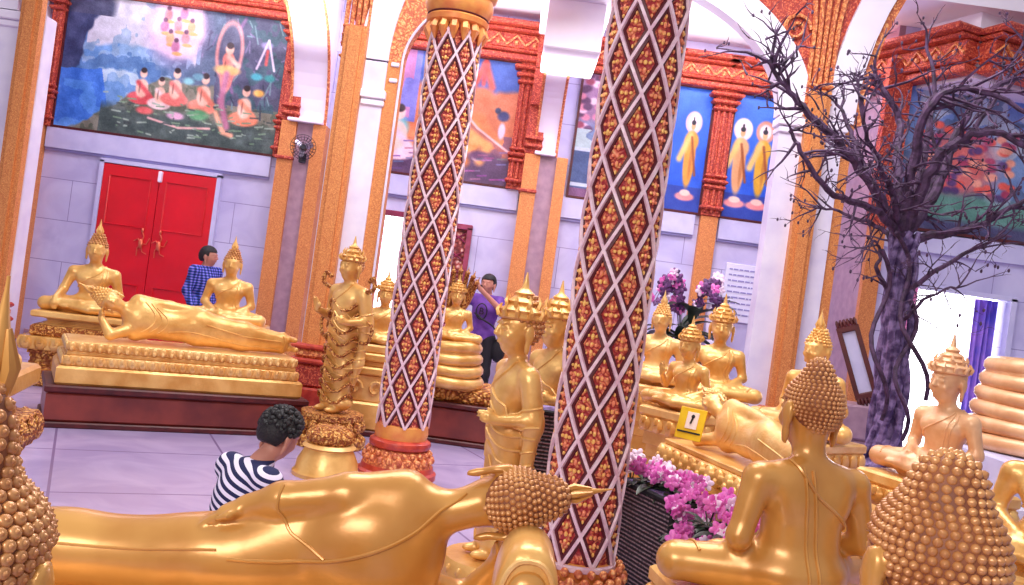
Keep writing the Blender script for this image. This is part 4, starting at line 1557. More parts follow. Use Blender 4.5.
# ------------------------------------------------------------------ big lattice columns
def column(loc, R, Htot, label, base_h=.42, N=8, hh=.345, cap_z=None, ph=0):
    root = empty('lattice_column', loc, 0, 1, label, 'column', 'red and gold lattice columns')
    top = cap_z or Htot
    z0 = base_h
    MB().lathe([(R, z0 - .05), (R, top)], seg=48).put('shaft', 'shaft', root)
    def path(a0, sg, s0=0):
        pts = []
        n = int((top - z0) / hh * 10)
        for i in range(n + 1):
            z = z0 + (top - z0) * i / n
            pts.append((a0 + sg * (2 * PI / N) * (z - z0) / hh * 1.0, z))
        return pts
    def strips(w, out, off=0):
        V, F = [], []
        for sg in (-1, 1):
            for k in range(N):
                pts = path(2 * PI * k / N + ph, sg)
                b0 = len(V)
                for i, (a, z) in enumerate(pts):
                    r = Vector((math.cos(a), math.sin(a), 0))
                    t = Vector((-math.sin(a), math.cos(a), 0)) * (sg * R * 2 * PI / N / hh) + Vector((0, 0, 1))
                    t.normalize()
                    s_ = t.cross(r)
                    c = Vector((0, 0, z)) + r * R
                    for (u, v) in ((-w / 2, -.01), (w / 2, -.01), (w / 2 * .8, out), (-w / 2 * .8, out)):
                        V.append(tuple(c + s_ * u + r * v))
                for i in range(len(pts) - 1):
                    for j in range(4):
                        F.append((b0 + i * 4 + j, b0 + i * 4 + (j + 1) % 4, b0 + (i + 1) * 4 + (j + 1) % 4, b0 + (i + 1) * 4 + j))
        return MB().add(V, F)
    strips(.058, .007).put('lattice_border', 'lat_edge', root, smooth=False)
    strips(.021, .022).put('lattice', 'lattice', root, smooth=False)
    # a carved flower in every diamond
    mb = MB()
    rows = int((top - z0) / (hh / 2))
    for i in range(rows):
        z = z0 + (i + .5) * hh / 2 + hh * .0
        if z > top - .05:
            break
        for k in range(N):
            # strips cross at a = 2pi/N*(k + (z-z0)/hh) and a - ..., so diamond centres sit a quarter turn between
            a = ph + 2 * PI / N * (k + .5 * ((i + 1) % 2)) + (0 if True else 0)
            zc = z0 + i * hh / 2
            if zc < z0 + .06:
                continue
            r = Vector((math.cos(a), math.sin(a), 0))
            T_ = Vector((-math.sin(a), math.cos(a), 0))
            mt = Matrix((T_, r, Vector((0, 0, 1)))).transposed().to_4x4()
            c = r * (R + .004) + Vector((0, 0, zc))
            mb.ball(c, (.012, .010, .015), 6, 4, mt)
            for (u, v, ru, rv) in ((.026, .0, .014, .014), (-.026, 0, .014, .014), (0, .045, .014, .024), (0, -.045, .014, .024), (0, .092, .010, .016), (0, -.092, .010, .016),
                                   (.022, .048, .010, .012), (-.022, .048, .010, .012), (.022, -.048, .010, .012), (-.022, -.048, .010, .012)):
                mb.ball(c + T_ * u + Vector((0, 0, v)), (ru * .78, .010, rv * .78), 6, 4, mt)
    mb.put('flower_relief', 'petal_gold', root)
    # foot
    MB().lathe([(R * 1.06, base_h - .10), (R * 1.10, base_h - .05), (R * 1.06, base_h + .01), (R, base_h + .02)], seg=48).put('foot_ring', 'ring_gold', root)
    MB().lathe([(R * 1.10, base_h - .19), (R * 1.24, base_h - .17), (R * 1.27, base_h - .145), (R * 1.24, base_h - .12), (R * 1.08, base_h - .10)], seg=48).put('torus_moulding', 'red', root)
    mb = MB().lathe([(R * 1.42, .10), (R * 1.34, .16), (R * 1.18, base_h - .19), (R * 1.05, base_h - .18)], seg=48)
    for j in range(22):
        a = 2 * PI * j / 22
        for (rr, zz, s_) in ((1.36, .155, .03), (1.27, .205, .024)):
            mb.ball((R * rr * math.cos(a + (.14 if s_ < .03 else 0)), R * rr * math.sin(a + (.14 if s_ < .03 else 0)), zz), (s_, s_, s_ * 1.1), 6, 5)
    mb.put('petal_skirt', 'orange', root)
    MB().lathe([(R * 1.62, 0), (R * 1.62, .045), (R * 1.50, .06), (R * 1.46, .10), (R * 1.2, .11)], seg=48).put('plinth', 'red', root)
    return root

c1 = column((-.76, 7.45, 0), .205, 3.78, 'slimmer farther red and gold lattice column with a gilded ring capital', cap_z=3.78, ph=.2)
mb = MB()
R = .205
for j in range(16):
    a = 2 * PI * j / 16
    mb.tube([(R * 1.02 * math.cos(a), R * 1.02 * math.sin(a), 3.80), (R * 1.16 * math.cos(a), R * 1.16 * math.sin(a), 3.73), (R * 1.06 * math.cos(a), R * 1.06 * math.sin(a), 3.64)], [.035, .04, .008], 6)
mb.put('leaf_collar', 'ring_gold', c1)
MB().lathe([(R * 1.1, 3.78), (R * 1.26, 3.80), (R * 1.30, 3.84), (R * 1.20, 3.86), (R * 1.32, 3.90), (R * 1.40, 3.96), (R * 1.34, 4.02), (R * 1.5, 4.05), (R * 1.6, 4.2), (R * 2.1, 4.5)], seg=48).put('capital', 'ring_gold', c1)
MB().lathe([(R * 1.22, 3.855), (R * 1.27, 3.865), (R * 1.22, 3.875)], seg=48).lathe([(R * 1.36, 4.025), (R * 1.42, 4.035), (R * 1.36, 4.045)], seg=48).put('capital_line', 'lat_edge', c1)

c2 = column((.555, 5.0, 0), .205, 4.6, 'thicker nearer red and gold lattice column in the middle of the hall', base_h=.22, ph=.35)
MB().lathe([(R * 1.02, .19), (R * 1.12, .20), (R * 1.12, .225), (R * 1.02, .235)], seg=48).put('pale_ring', 'lattice', c2)

# ------------------------------------------------------------------ prototypes of the statues
flame_proto = build_seated('seated_buddha_statue', .014, 'lap', 1.18, 'flame')
earth_proto = build_seated('seated_buddha_statue', .014, 'earth', 1.18, 'flame')
crown_proto = build_seated('crowned_buddha_statue', .014, 'lap', 1.35, 'crown')
raised_proto = build_seated('crowned_buddha_statue', .014, 'raised', 1.3, 'crown')

def reuse(proto, loc, rz, s, label, group=None, mats=None, first=False):
    r = proto if first else copy_tree(proto)
    setloc(r, loc, rz, s)
    for k in ('label', 'category', 'group'):
        if k in r:
            del r[k]
    tag(r, label, 'statue', group)
    return r

def recolour(r, gold, hair=None):
    for ch in r.children:
        me = ch.data.copy()
        ch.data = me
        me.materials.clear()
        me.materials.append(M[hair or gold] if ch.name.startswith('hair') else M[gold])

rad = math.radians
G1 = 'gold statues by the red doors'
# far left group
pedestal('carved_pedestal', 'carved gold pedestal under the seated statue left of the red doors', (-4.60, 9.85, 0), rad(14),
         [('foot', .12, 1.16, 1.0, 'carved_gold_fine', 'box'), ('body', .26, 1.04, .88, 'carved_gold', 'cove'), ('lotus_band', .14, 1.16, 1.0, 'gold', 'petal'),
          ('upper_band', .12, .98, .84, 'carved_gold_fine', 'box'), ('neck', .08, .84, .72, 'gold', 'cove'), ('seat_slab', .07, 1.0, .86, 'gold', 'box')])
reuse(earth_proto, (-4.60, 9.80, .79), rad(14), 1.0, 'seated gold buddha statue left of the red doors, one hand reaching down over its knee', first=True)
pedestal('carved_pedestal', 'gold pedestal under the seated statue right of the red doors', (-3.20, 10.27, 0), rad(10),
         [('foot', .12, .9, .8, 'carved_gold_fine', 'box'), ('body', .50, .8, .7, 'carved_gold', 'cove'), ('lotus_band', .14, .9, .8, 'gold', 'petal'), ('seat_slab', .10, .86, .76, 'gold', 'box')])
reuse(flame_proto, (-3.10, 10.25, .86), rad(8), .96, 'seated gold buddha statue right of the red doors, both hands in its lap', first=True)
flame_proto.location = (-3.24, 10.25, .86)
YA = math.atan2(.49, .872)
pc = Vector((-2.98, 8.32, 0))
pedestal('reclining_pedestal', 'long two-tier gold pedestal on a maroon base under the far reclining statue', pc, YA,
         [('maroon_base_foot', .05, 2.26, .86, 'dark', 'box'), ('maroon_base', .25, 2.22, .82, 'maroon', 'box'), ('maroon_base_top', .06, 2.26, .86, 'dark', 'box'),
          ('plain_tier', .16, 2.12, .76, 'gold', 'box'), ('lower_lotus_band', .09, 2.06, .72, 'gold_pale', 'petal'), ('recess', .04, 1.98, .64, 'gold', 'box'),
          ('upper_lotus_band', .08, 2.02, .68, 'gold_pale', 'petal_down')])
rec_root, _, _ = build_reclining('reclining_buddha_statue', .016, 1.12, hair='gold')
place(rec_root, pc + Vector((-.02, -.02, .745)), YA, .90, 'far reclining gold buddha statue in front of the red doors')

# the middle group behind the first column
st_orn = build_standing('standing_ornate_statue', .012, 'crown', 1.15, arms='blessing')
place(st_orn, (-1.52, 8.35, .31), rad(-38), .98, 'tall standing crowned gold statue left of the first red column')
mb = MB()
for i in range(9):
    z = .15 + i * .11
    a = [(.19 * math.cos(t), .13 * math.sin(t), z + .05 * math.cos(3 * t)) for t in [j * PI / 8 for j in range(17)]]
    mb.tube(a, .016, 5)
for sx in (-1, 1):
    mb.tube(spline([(sx * .24, 0, 1.18), (sx * .36, -.02, 1.22), (sx * .34, -.02, 1.32), (sx * .27, 0, 1.28)], 5), .022, 6)
    mb.tube(spline([(sx * .25, .02, .92), (sx * .36, .02, .86), (sx * .33, .02, .72), (sx * .24, 0, .70)], 5), .018, 6)
mb.put('ornate_skirt', 'carved_gold_fine', st_orn)
round_pedestal('lotus_pedestal', 'round carved gold pedestal under the standing crowned statue', (-1.52, 8.35, 0),
               [('foot', [(.34, 0), (.34, .08), (.27, .13)], 'carved_gold', []), ('lotus_body', [(.27, .13), (.23, .2), (.29, .26), (.29, .31)], 'carved_gold_fine', [(.28, .2, .06, 16, 1)])])
m2 = reuse(crown_proto, (-1.06, 9.35, .90), rad(2), .72, 'small seated crowned gold statue on stacked blocks beside the slimmer column', first=True)
m2.location = (-1.30, 9.30, .93)
pedestal('block_pedestal', 'stacked gold block pedestal under the small crowned statue', (-1.27, 9.32, 0), rad(4),
         [('base', .06, .74, .66, 'dark', 'box'), ('lower_block', .28, .70, .62, 'gold', 'box'), ('scroll_block', .28, .62, .54, 'gold_pale', 'scroll'),
          ('tier', .08, .70, .60, 'gold', 'box'), ('recess', .06, .58, .50, 'gold', 'box'), ('tier_above', .08, .68, .58, 'gold', 'box'), ('seat_slab', .09, .60, .52, 'gold_pale', 'box')])
round_pedestal('lotus_stand', 'small empty round gold lotus stand on the floor by the first red column', (-1.28, 7.1, 0),
               [('foot', [(.27, 0), (.27, .03), (.25, .05), (.24, .12), (.19, .22)], 'gold', []),
                ('collar', [(.19, .22), (.215, .235), (.19, .26)], 'gold_pale', []),
                ('lotus_cushion', [(.16, .26), (.18, .28), (.185, .34), (.14, .385), (.02, .39)], 'carved_gold_fine', [(.17, .315, .035, 18, 1.2), (.13, .375, .025, 12, .8)])])

# naga-sheltered statue
naga = reuse(copy_tree(crown_proto), (-.57, 9.45, 1.06), rad(3), .66, 'seated gold statue sheltered by a serpent hood on coils, right of the first column', first=True)
mb = MB()
for i in range(7):
    a = (i - 3) * .36
    x, z = .30 * math.sin(a), .78 + .30 * math.cos(a)
    mb.tube(spline([(0, .16, .35), (x * .6, .16, .6), (x, .12, z), (x * 1.08, .02, z + .05)], 5), [.05 - .0012 * j for j in range(16)], 6)
    mb.ball((x * 1.08, .0, z + .05), (.045, .06, .035), 8, 5)
    mb.tube([(x * 1.1, .02, z + .07), (x * 1.2, .03, z + .15)], [.02, .003], 5)
mb.put('serpent_hood', 'carved_gold_fine', naga)
def coils(loc, r, n, hh, m, label, name='coil_throne', ecc=1.0, grow=.0):
    root = empty(name, loc, 0, 1, label, 'throne')
    for i in range(n):
        z = hh * (i + .5)
        rr = r * (1 - grow * i)
        pts = [((rr - hh * .5) * math.cos(2 * PI * j / 40), (rr - hh * .5) * ecc * math.sin(2 * PI * j / 40), z + .01 * math.sin(4 * PI * j / 40 + i)) for j in range(41)]
        mb = MB().tube(pts, hh * .54, 10)
        mb.put('coil', m, root)
    MB().lathe([(r * .8, 0), (r * .8, hh * n - hh * .2)], seg=32).put('core', m, root)
    return root
coils((-.57, 9.47, .58), .40, 4, .12, 'gold', 'stacked gold serpent coils under the hooded statue', grow=.05)
pedestal('maroon_pedestal', 'maroon pedestal with carved gold top under the serpent coils', (-.42, 9.72, 0), rad(0),
         [('foot', .05, 1.24, 1.12, 'dark', 'box'), ('body', .33, 1.18, 1.06, 'maroon', 'box'), ('lip', .05, 1.24, 1.12, 'dark', 'box'), ('carved_slab', .15, 1.04, .92, 'carved_gold', 'box')])
# fix: seat of the coils on the slab
# standing profile statues in front of the second column
st = build_standing('standing_buddha_statue', .0105, 'crown', 1.40, arms='down')
place(st, (.085, 5.2, .10), rad(-68), .94, 'standing gold buddha statue in profile left of the second red column')
st2 = copy_tree(st)
place(st2, (.36, 6.35, .14), rad(-50), .92, 'standing crowned gold statue half hidden behind the profile statue', )
for lc, lb in (((.085, 5.2, 0), 'round gold lotus pedestal under the profile statue'), ((.36, 6.35, 0), 'round gold lotus pedestal under the half hidden crowned statue')):
    zt = .10 if lc[1] < 6 else .14
    round_pedestal('lotus_pedestal', lb, lc, [('foot', [(.30, 0), (.30, zt * .5), (.27, zt)], 'gold', [(.285, zt * .5, .03, 20, 1)])])

# ------------------------------------------------------------------ near reclining statue seen from behind
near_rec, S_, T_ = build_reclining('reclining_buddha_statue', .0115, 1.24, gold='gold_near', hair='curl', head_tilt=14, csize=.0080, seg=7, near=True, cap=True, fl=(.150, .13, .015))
place(near_rec, (-.72, 2.95, .515), rad(180), 1.0, 'large near reclining gold buddha statue seen from behind, curled hair to the right')
mb = MB()
prof = []
for (sc_, yy) in ((.86, -.02), (1.0, .0), (1.04, .03), (1.0, .06), (.86, .075), (.80, .06), (.74, .07), (.0, .085)):
    pass
# bolster under the hand: an upright rounded cushion with a rimmed end
def rounded(w, h_, n=40, e=2.6):
    return [(w * math.copysign(abs(math.cos(t)) ** (2 / e), math.cos(t)), h_ * math.copysign(abs(math.sin(t)) ** (2 / e), math.sin(t))) for t in [2 * PI * j / n for j in range(n)]]
def bolster(loc, w, h_, L, label):
    root = empty('bolster_pillow', loc, 0, 1, label, 'pillow')
    def loft(levels):
        V, F = [], []
        n = 40
        for (k, y) in levels:
            for (x, z) in rounded(w * k, h_ * k, n):
                V.append((x, y, z + h_))
        for i in range(len(levels) - 1):
            for j in range(n):
                F.append((i * n + j, i * n + (j + 1) % n, (i + 1) * n + (j + 1) % n, (i + 1) * n + j))
        F.append(tuple(range(n))); F.append(tuple((len(levels) - 1) * n + j for j in range(n)))
        return MB().add(V, F)
    cu = loft([(.80, 0), (.94, .01), (1.0, .04), (1.0, L - .04), (.94, L - .01), (.8, L)]).put('cushion', 'gold', root, angle=60)
    loft([(.55, -.035), (.70, -.02), (.72, .0), (.72, .02)]).put('end_panel', 'gold_near', cu, angle=60)
    mb = MB().tube([(x, -.0, z + h_) for x, z in rounded(w * .84, h_ * .84)] + [(w * .84, 0, h_)], .009, 6)
    mb.put('end_rim', 'gold_pale', cu)
    return root
b0 = P(521, 600, 2.62)
bolster((b0.x + .01, 2.56, .46), .100, .232, .30, 'rounded gold bolster pillow under the hand of the near reclining statue')
pedestal('reclining_pedestal', 'gold pedestal under the near reclining statue', (-.72, 2.92, 0), 0,
         [('foot', .14, 2.3, .84, 'maroon', 'box'), ('body', .18, 2.16, .72, 'gold', 'cove'), ('lotus_band', .10, 2.24, .78, 'gold', 'petal'), ('bed', .08, 2.2, .74, 'gold', 'box')])

# ------------------------------------------------------------------ near seated statues seen from behind
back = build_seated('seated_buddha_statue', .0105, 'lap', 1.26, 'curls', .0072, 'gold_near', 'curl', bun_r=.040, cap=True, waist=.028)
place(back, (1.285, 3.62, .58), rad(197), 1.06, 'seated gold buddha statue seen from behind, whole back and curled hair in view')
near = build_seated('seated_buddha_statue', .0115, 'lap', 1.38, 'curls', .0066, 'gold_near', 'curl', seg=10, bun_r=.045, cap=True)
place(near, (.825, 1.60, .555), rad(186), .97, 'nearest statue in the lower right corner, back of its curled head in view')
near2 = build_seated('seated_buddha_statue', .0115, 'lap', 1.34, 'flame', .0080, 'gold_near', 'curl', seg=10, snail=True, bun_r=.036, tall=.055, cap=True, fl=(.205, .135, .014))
place(near2, (-.742, 1.30, .435), rad(180), .97, 'nearest statue cut by the lower left edge, big snail curls on its head')
for lc, zt, lb, w in (((1.30, 3.62, 0), .555, 'gold lotus pedestal under the seated statue seen from behind', 1.0), ((.84, 1.6, 0), .53, 'gold pedestal under the nearest lower right statue', .86),
                   ((-.735, 1.2, 0), .41, 'gold pedestal under the nearest lower left statue', .8)):
    pedestal('lotus_pedestal', lb, lc, rad(10), [('foot', .12, w, w * .8, 'maroon', 'box'), ('body', zt - .30, w * .9, w * .7, 'gold', 'cove'), ('lotus_band', .10, w, w * .78, 'gold', 'petal'), ('seat_slab', .08, w * .96, w * .74, 'gold', 'box')])
# statue cut by the left edge
q = P(-14, 300, 4.6)
reuse(crown_proto, (q.x - .12, 4.6, .90), rad(20), .66, 'small seated crowned gold statue cut off by the left edge of the view')
pedestal('carved_pedestal', 'carved red-gold pedestal at the left edge of the view', (q.x - .10, 4.6, 0), rad(15),
         [('foot', .15, .78, .7, 'carved_gold', 'box'), ('body', .33, .62, .56, 'red_orange', 'cove'), ('lotus_band', .16, .74, .66, 'carved_gold_fine', 'petal'), ('neck', .14, .5, .44, 'carved_gold', 'cove'), ('seat_slab', .12, .66, .58, 'gold', 'box')])

# ------------------------------------------------------------------ right-hand group
R2 = rad(-73)
pc2 = Vector((1.70, 5.40, 0))
pedestal('reclining_pedestal', 'long gold two-tier pedestal behind the pink orchids', pc2, R2,
         [('foot', .10, 2.2, .64, 'maroon', 'box'), ('plain_tier', .34, 2.1, .54, 'gold', 'box'), ('lower_lotus_band', .12, 2.16, .60, 'gold_pale', 'petal'), ('recess', .06, 2.02, .48, 'gold', 'box'),
          ('upper_lotus_band', .12, 2.06, .50, 'gold', 'petal_down'), ('bed', .04, 1.96, .42, 'gold', 'box')])
rr2 = copy_tree(rec_root)
place(rr2, pc2 + Vector((-.05, .13, .79)), R2, .76, 'pale gold reclining buddha statue behind the orchids with a yellow card on it')
recolour(rr2, 'gold_pale')
def on_ped(proto, px, py, Y, s, hs, rz, label, plabel, gold=None, w=.7):
    """py is where the head centre shows"""
    c = P(px, py, Y)
    seat = c.z - (.6 + .088 * hs) * s
    r = reuse(proto, (c.x, Y, seat), rz, s, label)
    if gold:
        recolour(r, gold)
    w = w * s / .9
    pedestal('lotus_pedestal', plabel, (c.x, Y, 0), rz, [('foot', .12, w * 1.05, w * .9, 'maroon', 'box'), ('body', seat - .34, w * .92, w * .76, 'gold', 'cove'), ('lotus_band', .12, w, w * .84, 'gold', 'petal'), ('seat_slab', .08, w * .96, w * .8, 'gold_pale', 'box')])
    return r
on_ped(flame_proto, 662, 320, 7.65, .76, 1.18, rad(-22), 'leftmost and slimmest of the three seated gold statues right of the thicker column', 'gold lotus pedestal under the leftmost of the three seated statues', 'gold_pale')
on_ped(raised_proto, 691, 346, 6.95, .68, 1.3, rad(-48), 'middle one of the three seated statues, raised hand, rosy gold face', 'gold lotus pedestal under the middle of the three seated statues', 'gold')
on_ped(crown_proto, 722, 328, 8.35, .90, 1.35, rad(-14), 'rightmost and broadest of the three seated crowned gold statues by the white pier', 'gold lotus pedestal under the rightmost of the three seated statues', None)
on_ped(flame_proto, 818, 350, 7.3, .98, 1.18, rad(-52), 'gold statue whose small curled head shows just above the near curled head', 'gold lotus pedestal behind the statue seen from behind', 'gold')
on_ped(crown_proto, 950, 382, 5.4, .82, 1.35, rad(-66), 'crowned rosy gold statue seated before the bright doorway', 'gold lotus pedestal under the statue before the bright doorway', 'gold_pink', .8)
on_ped(flame_proto, 1066, 432, 3.4, .74, 1.18, rad(-38), 'seated gold statue cut off by the right edge of the view', 'gold lotus pedestal at the right edge of the view', 'gold')
for pr in (raised_proto,):
    for ch in list(pr.children):
        bpy.data.objects.remove(ch)
    bpy.data.objects.remove(pr)
q = P(1045, 455, 6.6)
coils((q.x, 6.6, .98), .58, 6, .115, 'gold_pink', 'tall stack of rosy gold serpent coils at the right edge', grow=.035)
pedestal('marble_plinth', 'stepped lavender marble plinth under the rosy gold coils', (q.x, 6.6, 0), 0,
         [('lower_step', .35, 1.34, 1.34, 'ledge', 'box'), ('upper_step', .33, 1.28, 1.28, 'marble_white', 'box'), ('top_slab', .30, 1.22, 1.22, 'ledge', 'box')])

# yellow card leaning on the reclining statue
yc = P(691, 424, 5.80)
root = empty('yellow_card', (yc.x, yc.y, yc.z), rad(-40), 1.1, 'small yellow card with a white picture leaning on the reclining statue', 'sign')
tl = Matrix.Rotation(rad(-14), 4, 'X')
def flat(mb_, name, m):
    mb_.v = [tuple(tl @ Vector(v)) for v in mb_.v]
    return mb_.put(name, m, root, smooth=False)
flat(MB().box((0, 0, 0), (.17, .008, .19), 0, .002), 'card', 'yellow')
flat(MB().box((.005, -.006, .02), (.075, .004, .10), 0, .001), 'white_panel', 'paper')
flat(MB().box((0, -.006, -.052), (.15, .004, .010)), 'black_line', 'ink')
flat(MB().ball((.008, -.010, .045), (.012, .003, .012), 8, 5).tube([(.008, -.009, .035), (.0, -.009, .0)], .006, 5), 'figure_mark', 'ink')

# ------------------------------------------------------------------ wicker planters and orchids
def wicker_box(loc, w, d, h_, rz, label):
    root = empty('wicker_planter', loc, rz, 1, label, 'planter')
    MB().box((0, 0, h_ / 2), (w, d, h_), 0, .012).put('woven_body', 'wicker', root, smooth=False)
    mb = MB()
    for (x, y, a, b) in ((0, -d / 2, w, .03), (0, d / 2, w, .03), (-w / 2, 0, .03, d), (w / 2, 0, .03, d)):
        mb.box((x, y, h_), (a + .03, b, .03), 0, .008)
    mb.put('rim', 'black_cloth', root, smooth=False)
    mb = MB()
    for x in (-w / 2, w / 2):
        for y in (-d / 2, d / 2):
            mb.box((x, y, h_ / 2), (.025, .025, h_), 0, .005)
    mb.put('corner_post', 'black_cloth', root, smooth=False)
    MB().box((0, 0, h_ + .005), (w - .03, d - .03, .02)).put('soil', 'bark', root, smooth=False)
    return root
pa, pb = P(623, 479, 5.45), P(674, 506, 4.95)
d_ = Vector((pb.x - pa.x, pb.y - pa.y, 0))
ang = math.atan2(d_.y, d_.x)
Lw = d_.length
mid = Vector(((pa.x + pb.x) / 2, (pa.y + pb.y) / 2, 0))
nb = Vector((-math.sin(ang), math.cos(ang), 0))
zt = (pa.z + pb.z) / 2
pcn = mid + nb * .10
wicker_box((pcn.x, pcn.y, 0), Lw, .20, zt, ang, 'black wicker planter box right of the second column, full of pink orchids')
wicker_box((.34, 5.72, 0), .26, .26, .93, 0, 'tall black wicker planter standing behind the profile statue')

# one blossom, one leaf, shared
bm_ = MB()
for k in range(5):
    a = 2 * PI * k / 5 + .3
    X = Vector((math.cos(a), 0, math.sin(a)))
    mt = Matrix((X, Vector((0, 1, 0)), X.cross(Vector((0, 1, 0))))).transposed().to_4x4()
    bm_.ball(X * .020 + Vector((0, -.003 * (k % 2), 0)), (.020, .005, .014), 7, 5, mt)
bm_.ball((0, -.008, 0), (.006, .007, .006), 6, 4)
BL = {}
for key in ('pink', 'pinkw', 'plum'):
    me = bm_.mesh('blossom')
    me.materials.append(M[key])
    BL[key] = me
def leaf_mesh(L, w, m):
    V, F = [], []
    n = 8
    for i in range(n + 1):
        t = i / n
        wd = w * math.sin(PI * min(1, t * .95 + .05)) ** .8
        z = L * .7 * t - L * .5 * t * t
        for s_ in (-1, 0, 1):
            V.append((s_ * wd, -L * t * .8, z + abs(s_) * wd * .3))
    for i in range(n):
        for j in range(2):
            F.append((i * 3 + j, i * 3 + j + 1, (i + 1) * 3 + j + 1, (i + 1) * 3 + j))
    me = MB().add(V, F).mesh('leaf')
    me.materials.append(M[m])
    return me
LF = leaf_mesh(.22, .028, 'green')
rb = random.Random(11)
def orchid(loc, label, n_st=3, n_bl=7, h_=.34, keys=('pink', 'pink', 'pink', 'pink', 'pinkw'), lean=(0, 0), s=1.0, nleaf=7, group=None, spread=.16, bs=1.0, cat='flower', name='orchid_plant'):
    root = empty(name, loc, 0, s, label, cat, group)
    for i in range(nleaf):
        o = put('leaf', LF, None, root)
        a = 2 * PI * i / nleaf + rb.random()
        setloc(o, (0, 0, 0), a, .7 + .5 * rb.random())
        o.rotation_euler = (rb.uniform(-.2, .6), 0, a)
    for i in range(n_st):
        a = rb.random() * 2 * PI
        tipx, tipy = lean[0] + spread * math.cos(a), lean[1] + spread * math.sin(a)
        pts = spline([(0, 0, 0), (tipx * .3, tipy * .3, h_ * .6), (tipx * .8, tipy * .8, h_ * rb.uniform(.85, 1.05)), (tipx * 1.3, tipy * 1.3, h_ * rb.uniform(.6, .9))], 6)
        MB().tube(pts, .004, 5).put('stem', 'green', root)
        for j in range(n_bl):
            q_ = pts[int(len(pts) * (.40 + .58 * j / n_bl))]
            o = put('blossom', BL[rb.choice(keys)], None, root)
            o.location = q_ + Vector((rb.uniform(-.025, .025), rb.uniform(-.035, .01), rb.uniform(-.02, .025)))
            o.rotation_euler = (rb.uniform(-.6, .6), rb.random() * 6, rb.uniform(-.9, .9))
            k = bs * rb.uniform(.85, 1.35)
            o.scale = (k, k, k)
    return root
t_ = d_.normalized()
spots = [(.10, 'magenta orchid plant at the column end of the wicker planter'), (.36, 'magenta orchid plant second from the column in the planter'),
         (.62, 'magenta orchid plant third from the column in the planter'), (.88, 'magenta orchid plant at the near corner of the planter')]
for f, lb in spots:
    c = pa.lerp(pb, f)
    orchid((c.x + nb.x * .12, c.y + nb.y * .12, zt), lb, 4, 6, .13, lean=(-.02, -.03), nleaf=12, group=None, spread=.09, bs=.9)
# spray hanging to the right of the planter, from pots on the floor
for px, py, Y, lb in ((690, 512, 4.75, 'low magenta orchid plant beside the planter corner'), (712, 500, 4.55, 'magenta orchid plant in front of the gold pedestal, middle of the row'),
                      (735, 512, 4.35, 'magenta orchid plant nearest the seated statue seen from behind'), (700, 540, 4.55, 'large drooping magenta orchid below the others'),
                      (728, 545, 4.3, 'small leafy orchid low beside the back of the seated statue')):
    c = P(px, py, Y)
    r = orchid((c.x, c.y, c.z - .16), lb, 4, 6, .20, spread=.10, nleaf=16, bs=.95, lean=(-.02, -.04))
    cup = MB().lathe([(.045, -c.z + .16), (.06, -.06), (.075, 0), (.06, .0)], seg=16).put('tall_pot', 'black_cloth', r)
c = P(630, 468, 5.9)
orchid((c.x + .02, c.y, c.z - .14), 'small white-flowered dark plant behind the second column', 3, 5, .22, ('pinkw', 'pinkw'), nleaf=10, spread=.08).location
o = MB().lathe([(.07, 0), (.09, c.z - .14)], seg=16).put('plant_stand', 'black_cloth')
o.location = (c.x + .02, c.y, 0)
tag(o, 'dark round stand under the small white-flowered plant', 'stand')
c = P(848, 583, 3.3)
# bouquet by the blue paintings
c = P(684, 330, 10.9)
bq = orchid((c.x, 10.9, .95), 'big dark bouquet of plum and pink flowers under the blue paintings', 12, 8, 1.15, ('plum', 'plum', 'pinkw', 'plum', 'pink', 'plum'), nleaf=40, spread=.34, bs=1.6, cat='bouquet', name='flower_bouquet')
for ch in bq.children:
    if ch.name.startswith('leaf'):
        ch.scale = (3, 3, 3)
        ch.location = (rb.uniform(-.1, .1), rb.uniform(-.1, .1), rb.uniform(0, .75))
MB().lathe([(.10, -.95), (.10, -.90), (.17, -.5), (.15, -.15), (.10, -.05), (.14, 0)], seg=20).put('tall_vase', 'dark_metal', bq)
c = P(719, 292, 12.4)
bq2 = orchid((c.x, 12.4, c.z - .2), 'small green plant with white flowers beside the white plaque', 3, 4, .40, ('pinkw',), nleaf=14, spread=.12, bs=1.6, cat='plant', name='potted_plant')
for ch in bq2.children:
    if ch.name.startswith('leaf'):
        ch.scale = (1.8, 1.8, 1.8)
MB().lathe([(.11, -(c.z - .2)), (.09, -.5), (.13, -.2), (.12, 0)], seg=16).put('tall_pot', 'plaster', bq2)

# plaque with ruled lettering
pq = P(744, 294, 12.97)
root = empty('wall_plaque', (pq.x, 13.0, pq.z), 0, 1, 'white wall plaque with rows of pale lettering under the blue paintings', 'plaque')
MB().box((0, -.02, 0), (.62, .035, .85), 0, .008).put('board', 'plaque', root, smooth=False)
rt = random.Random(3)
for i in range(9):
    mb = MB()
    z = .34 - i * .082
    x = -.26
    while x < .24:
        w = rt.uniform(.03, .10)
        mb.box((x + w / 2, -.04, z), (w, .006, .022))
        x += w + .015
    mb.put('lettering_row', 'ltext', root, smooth=False)

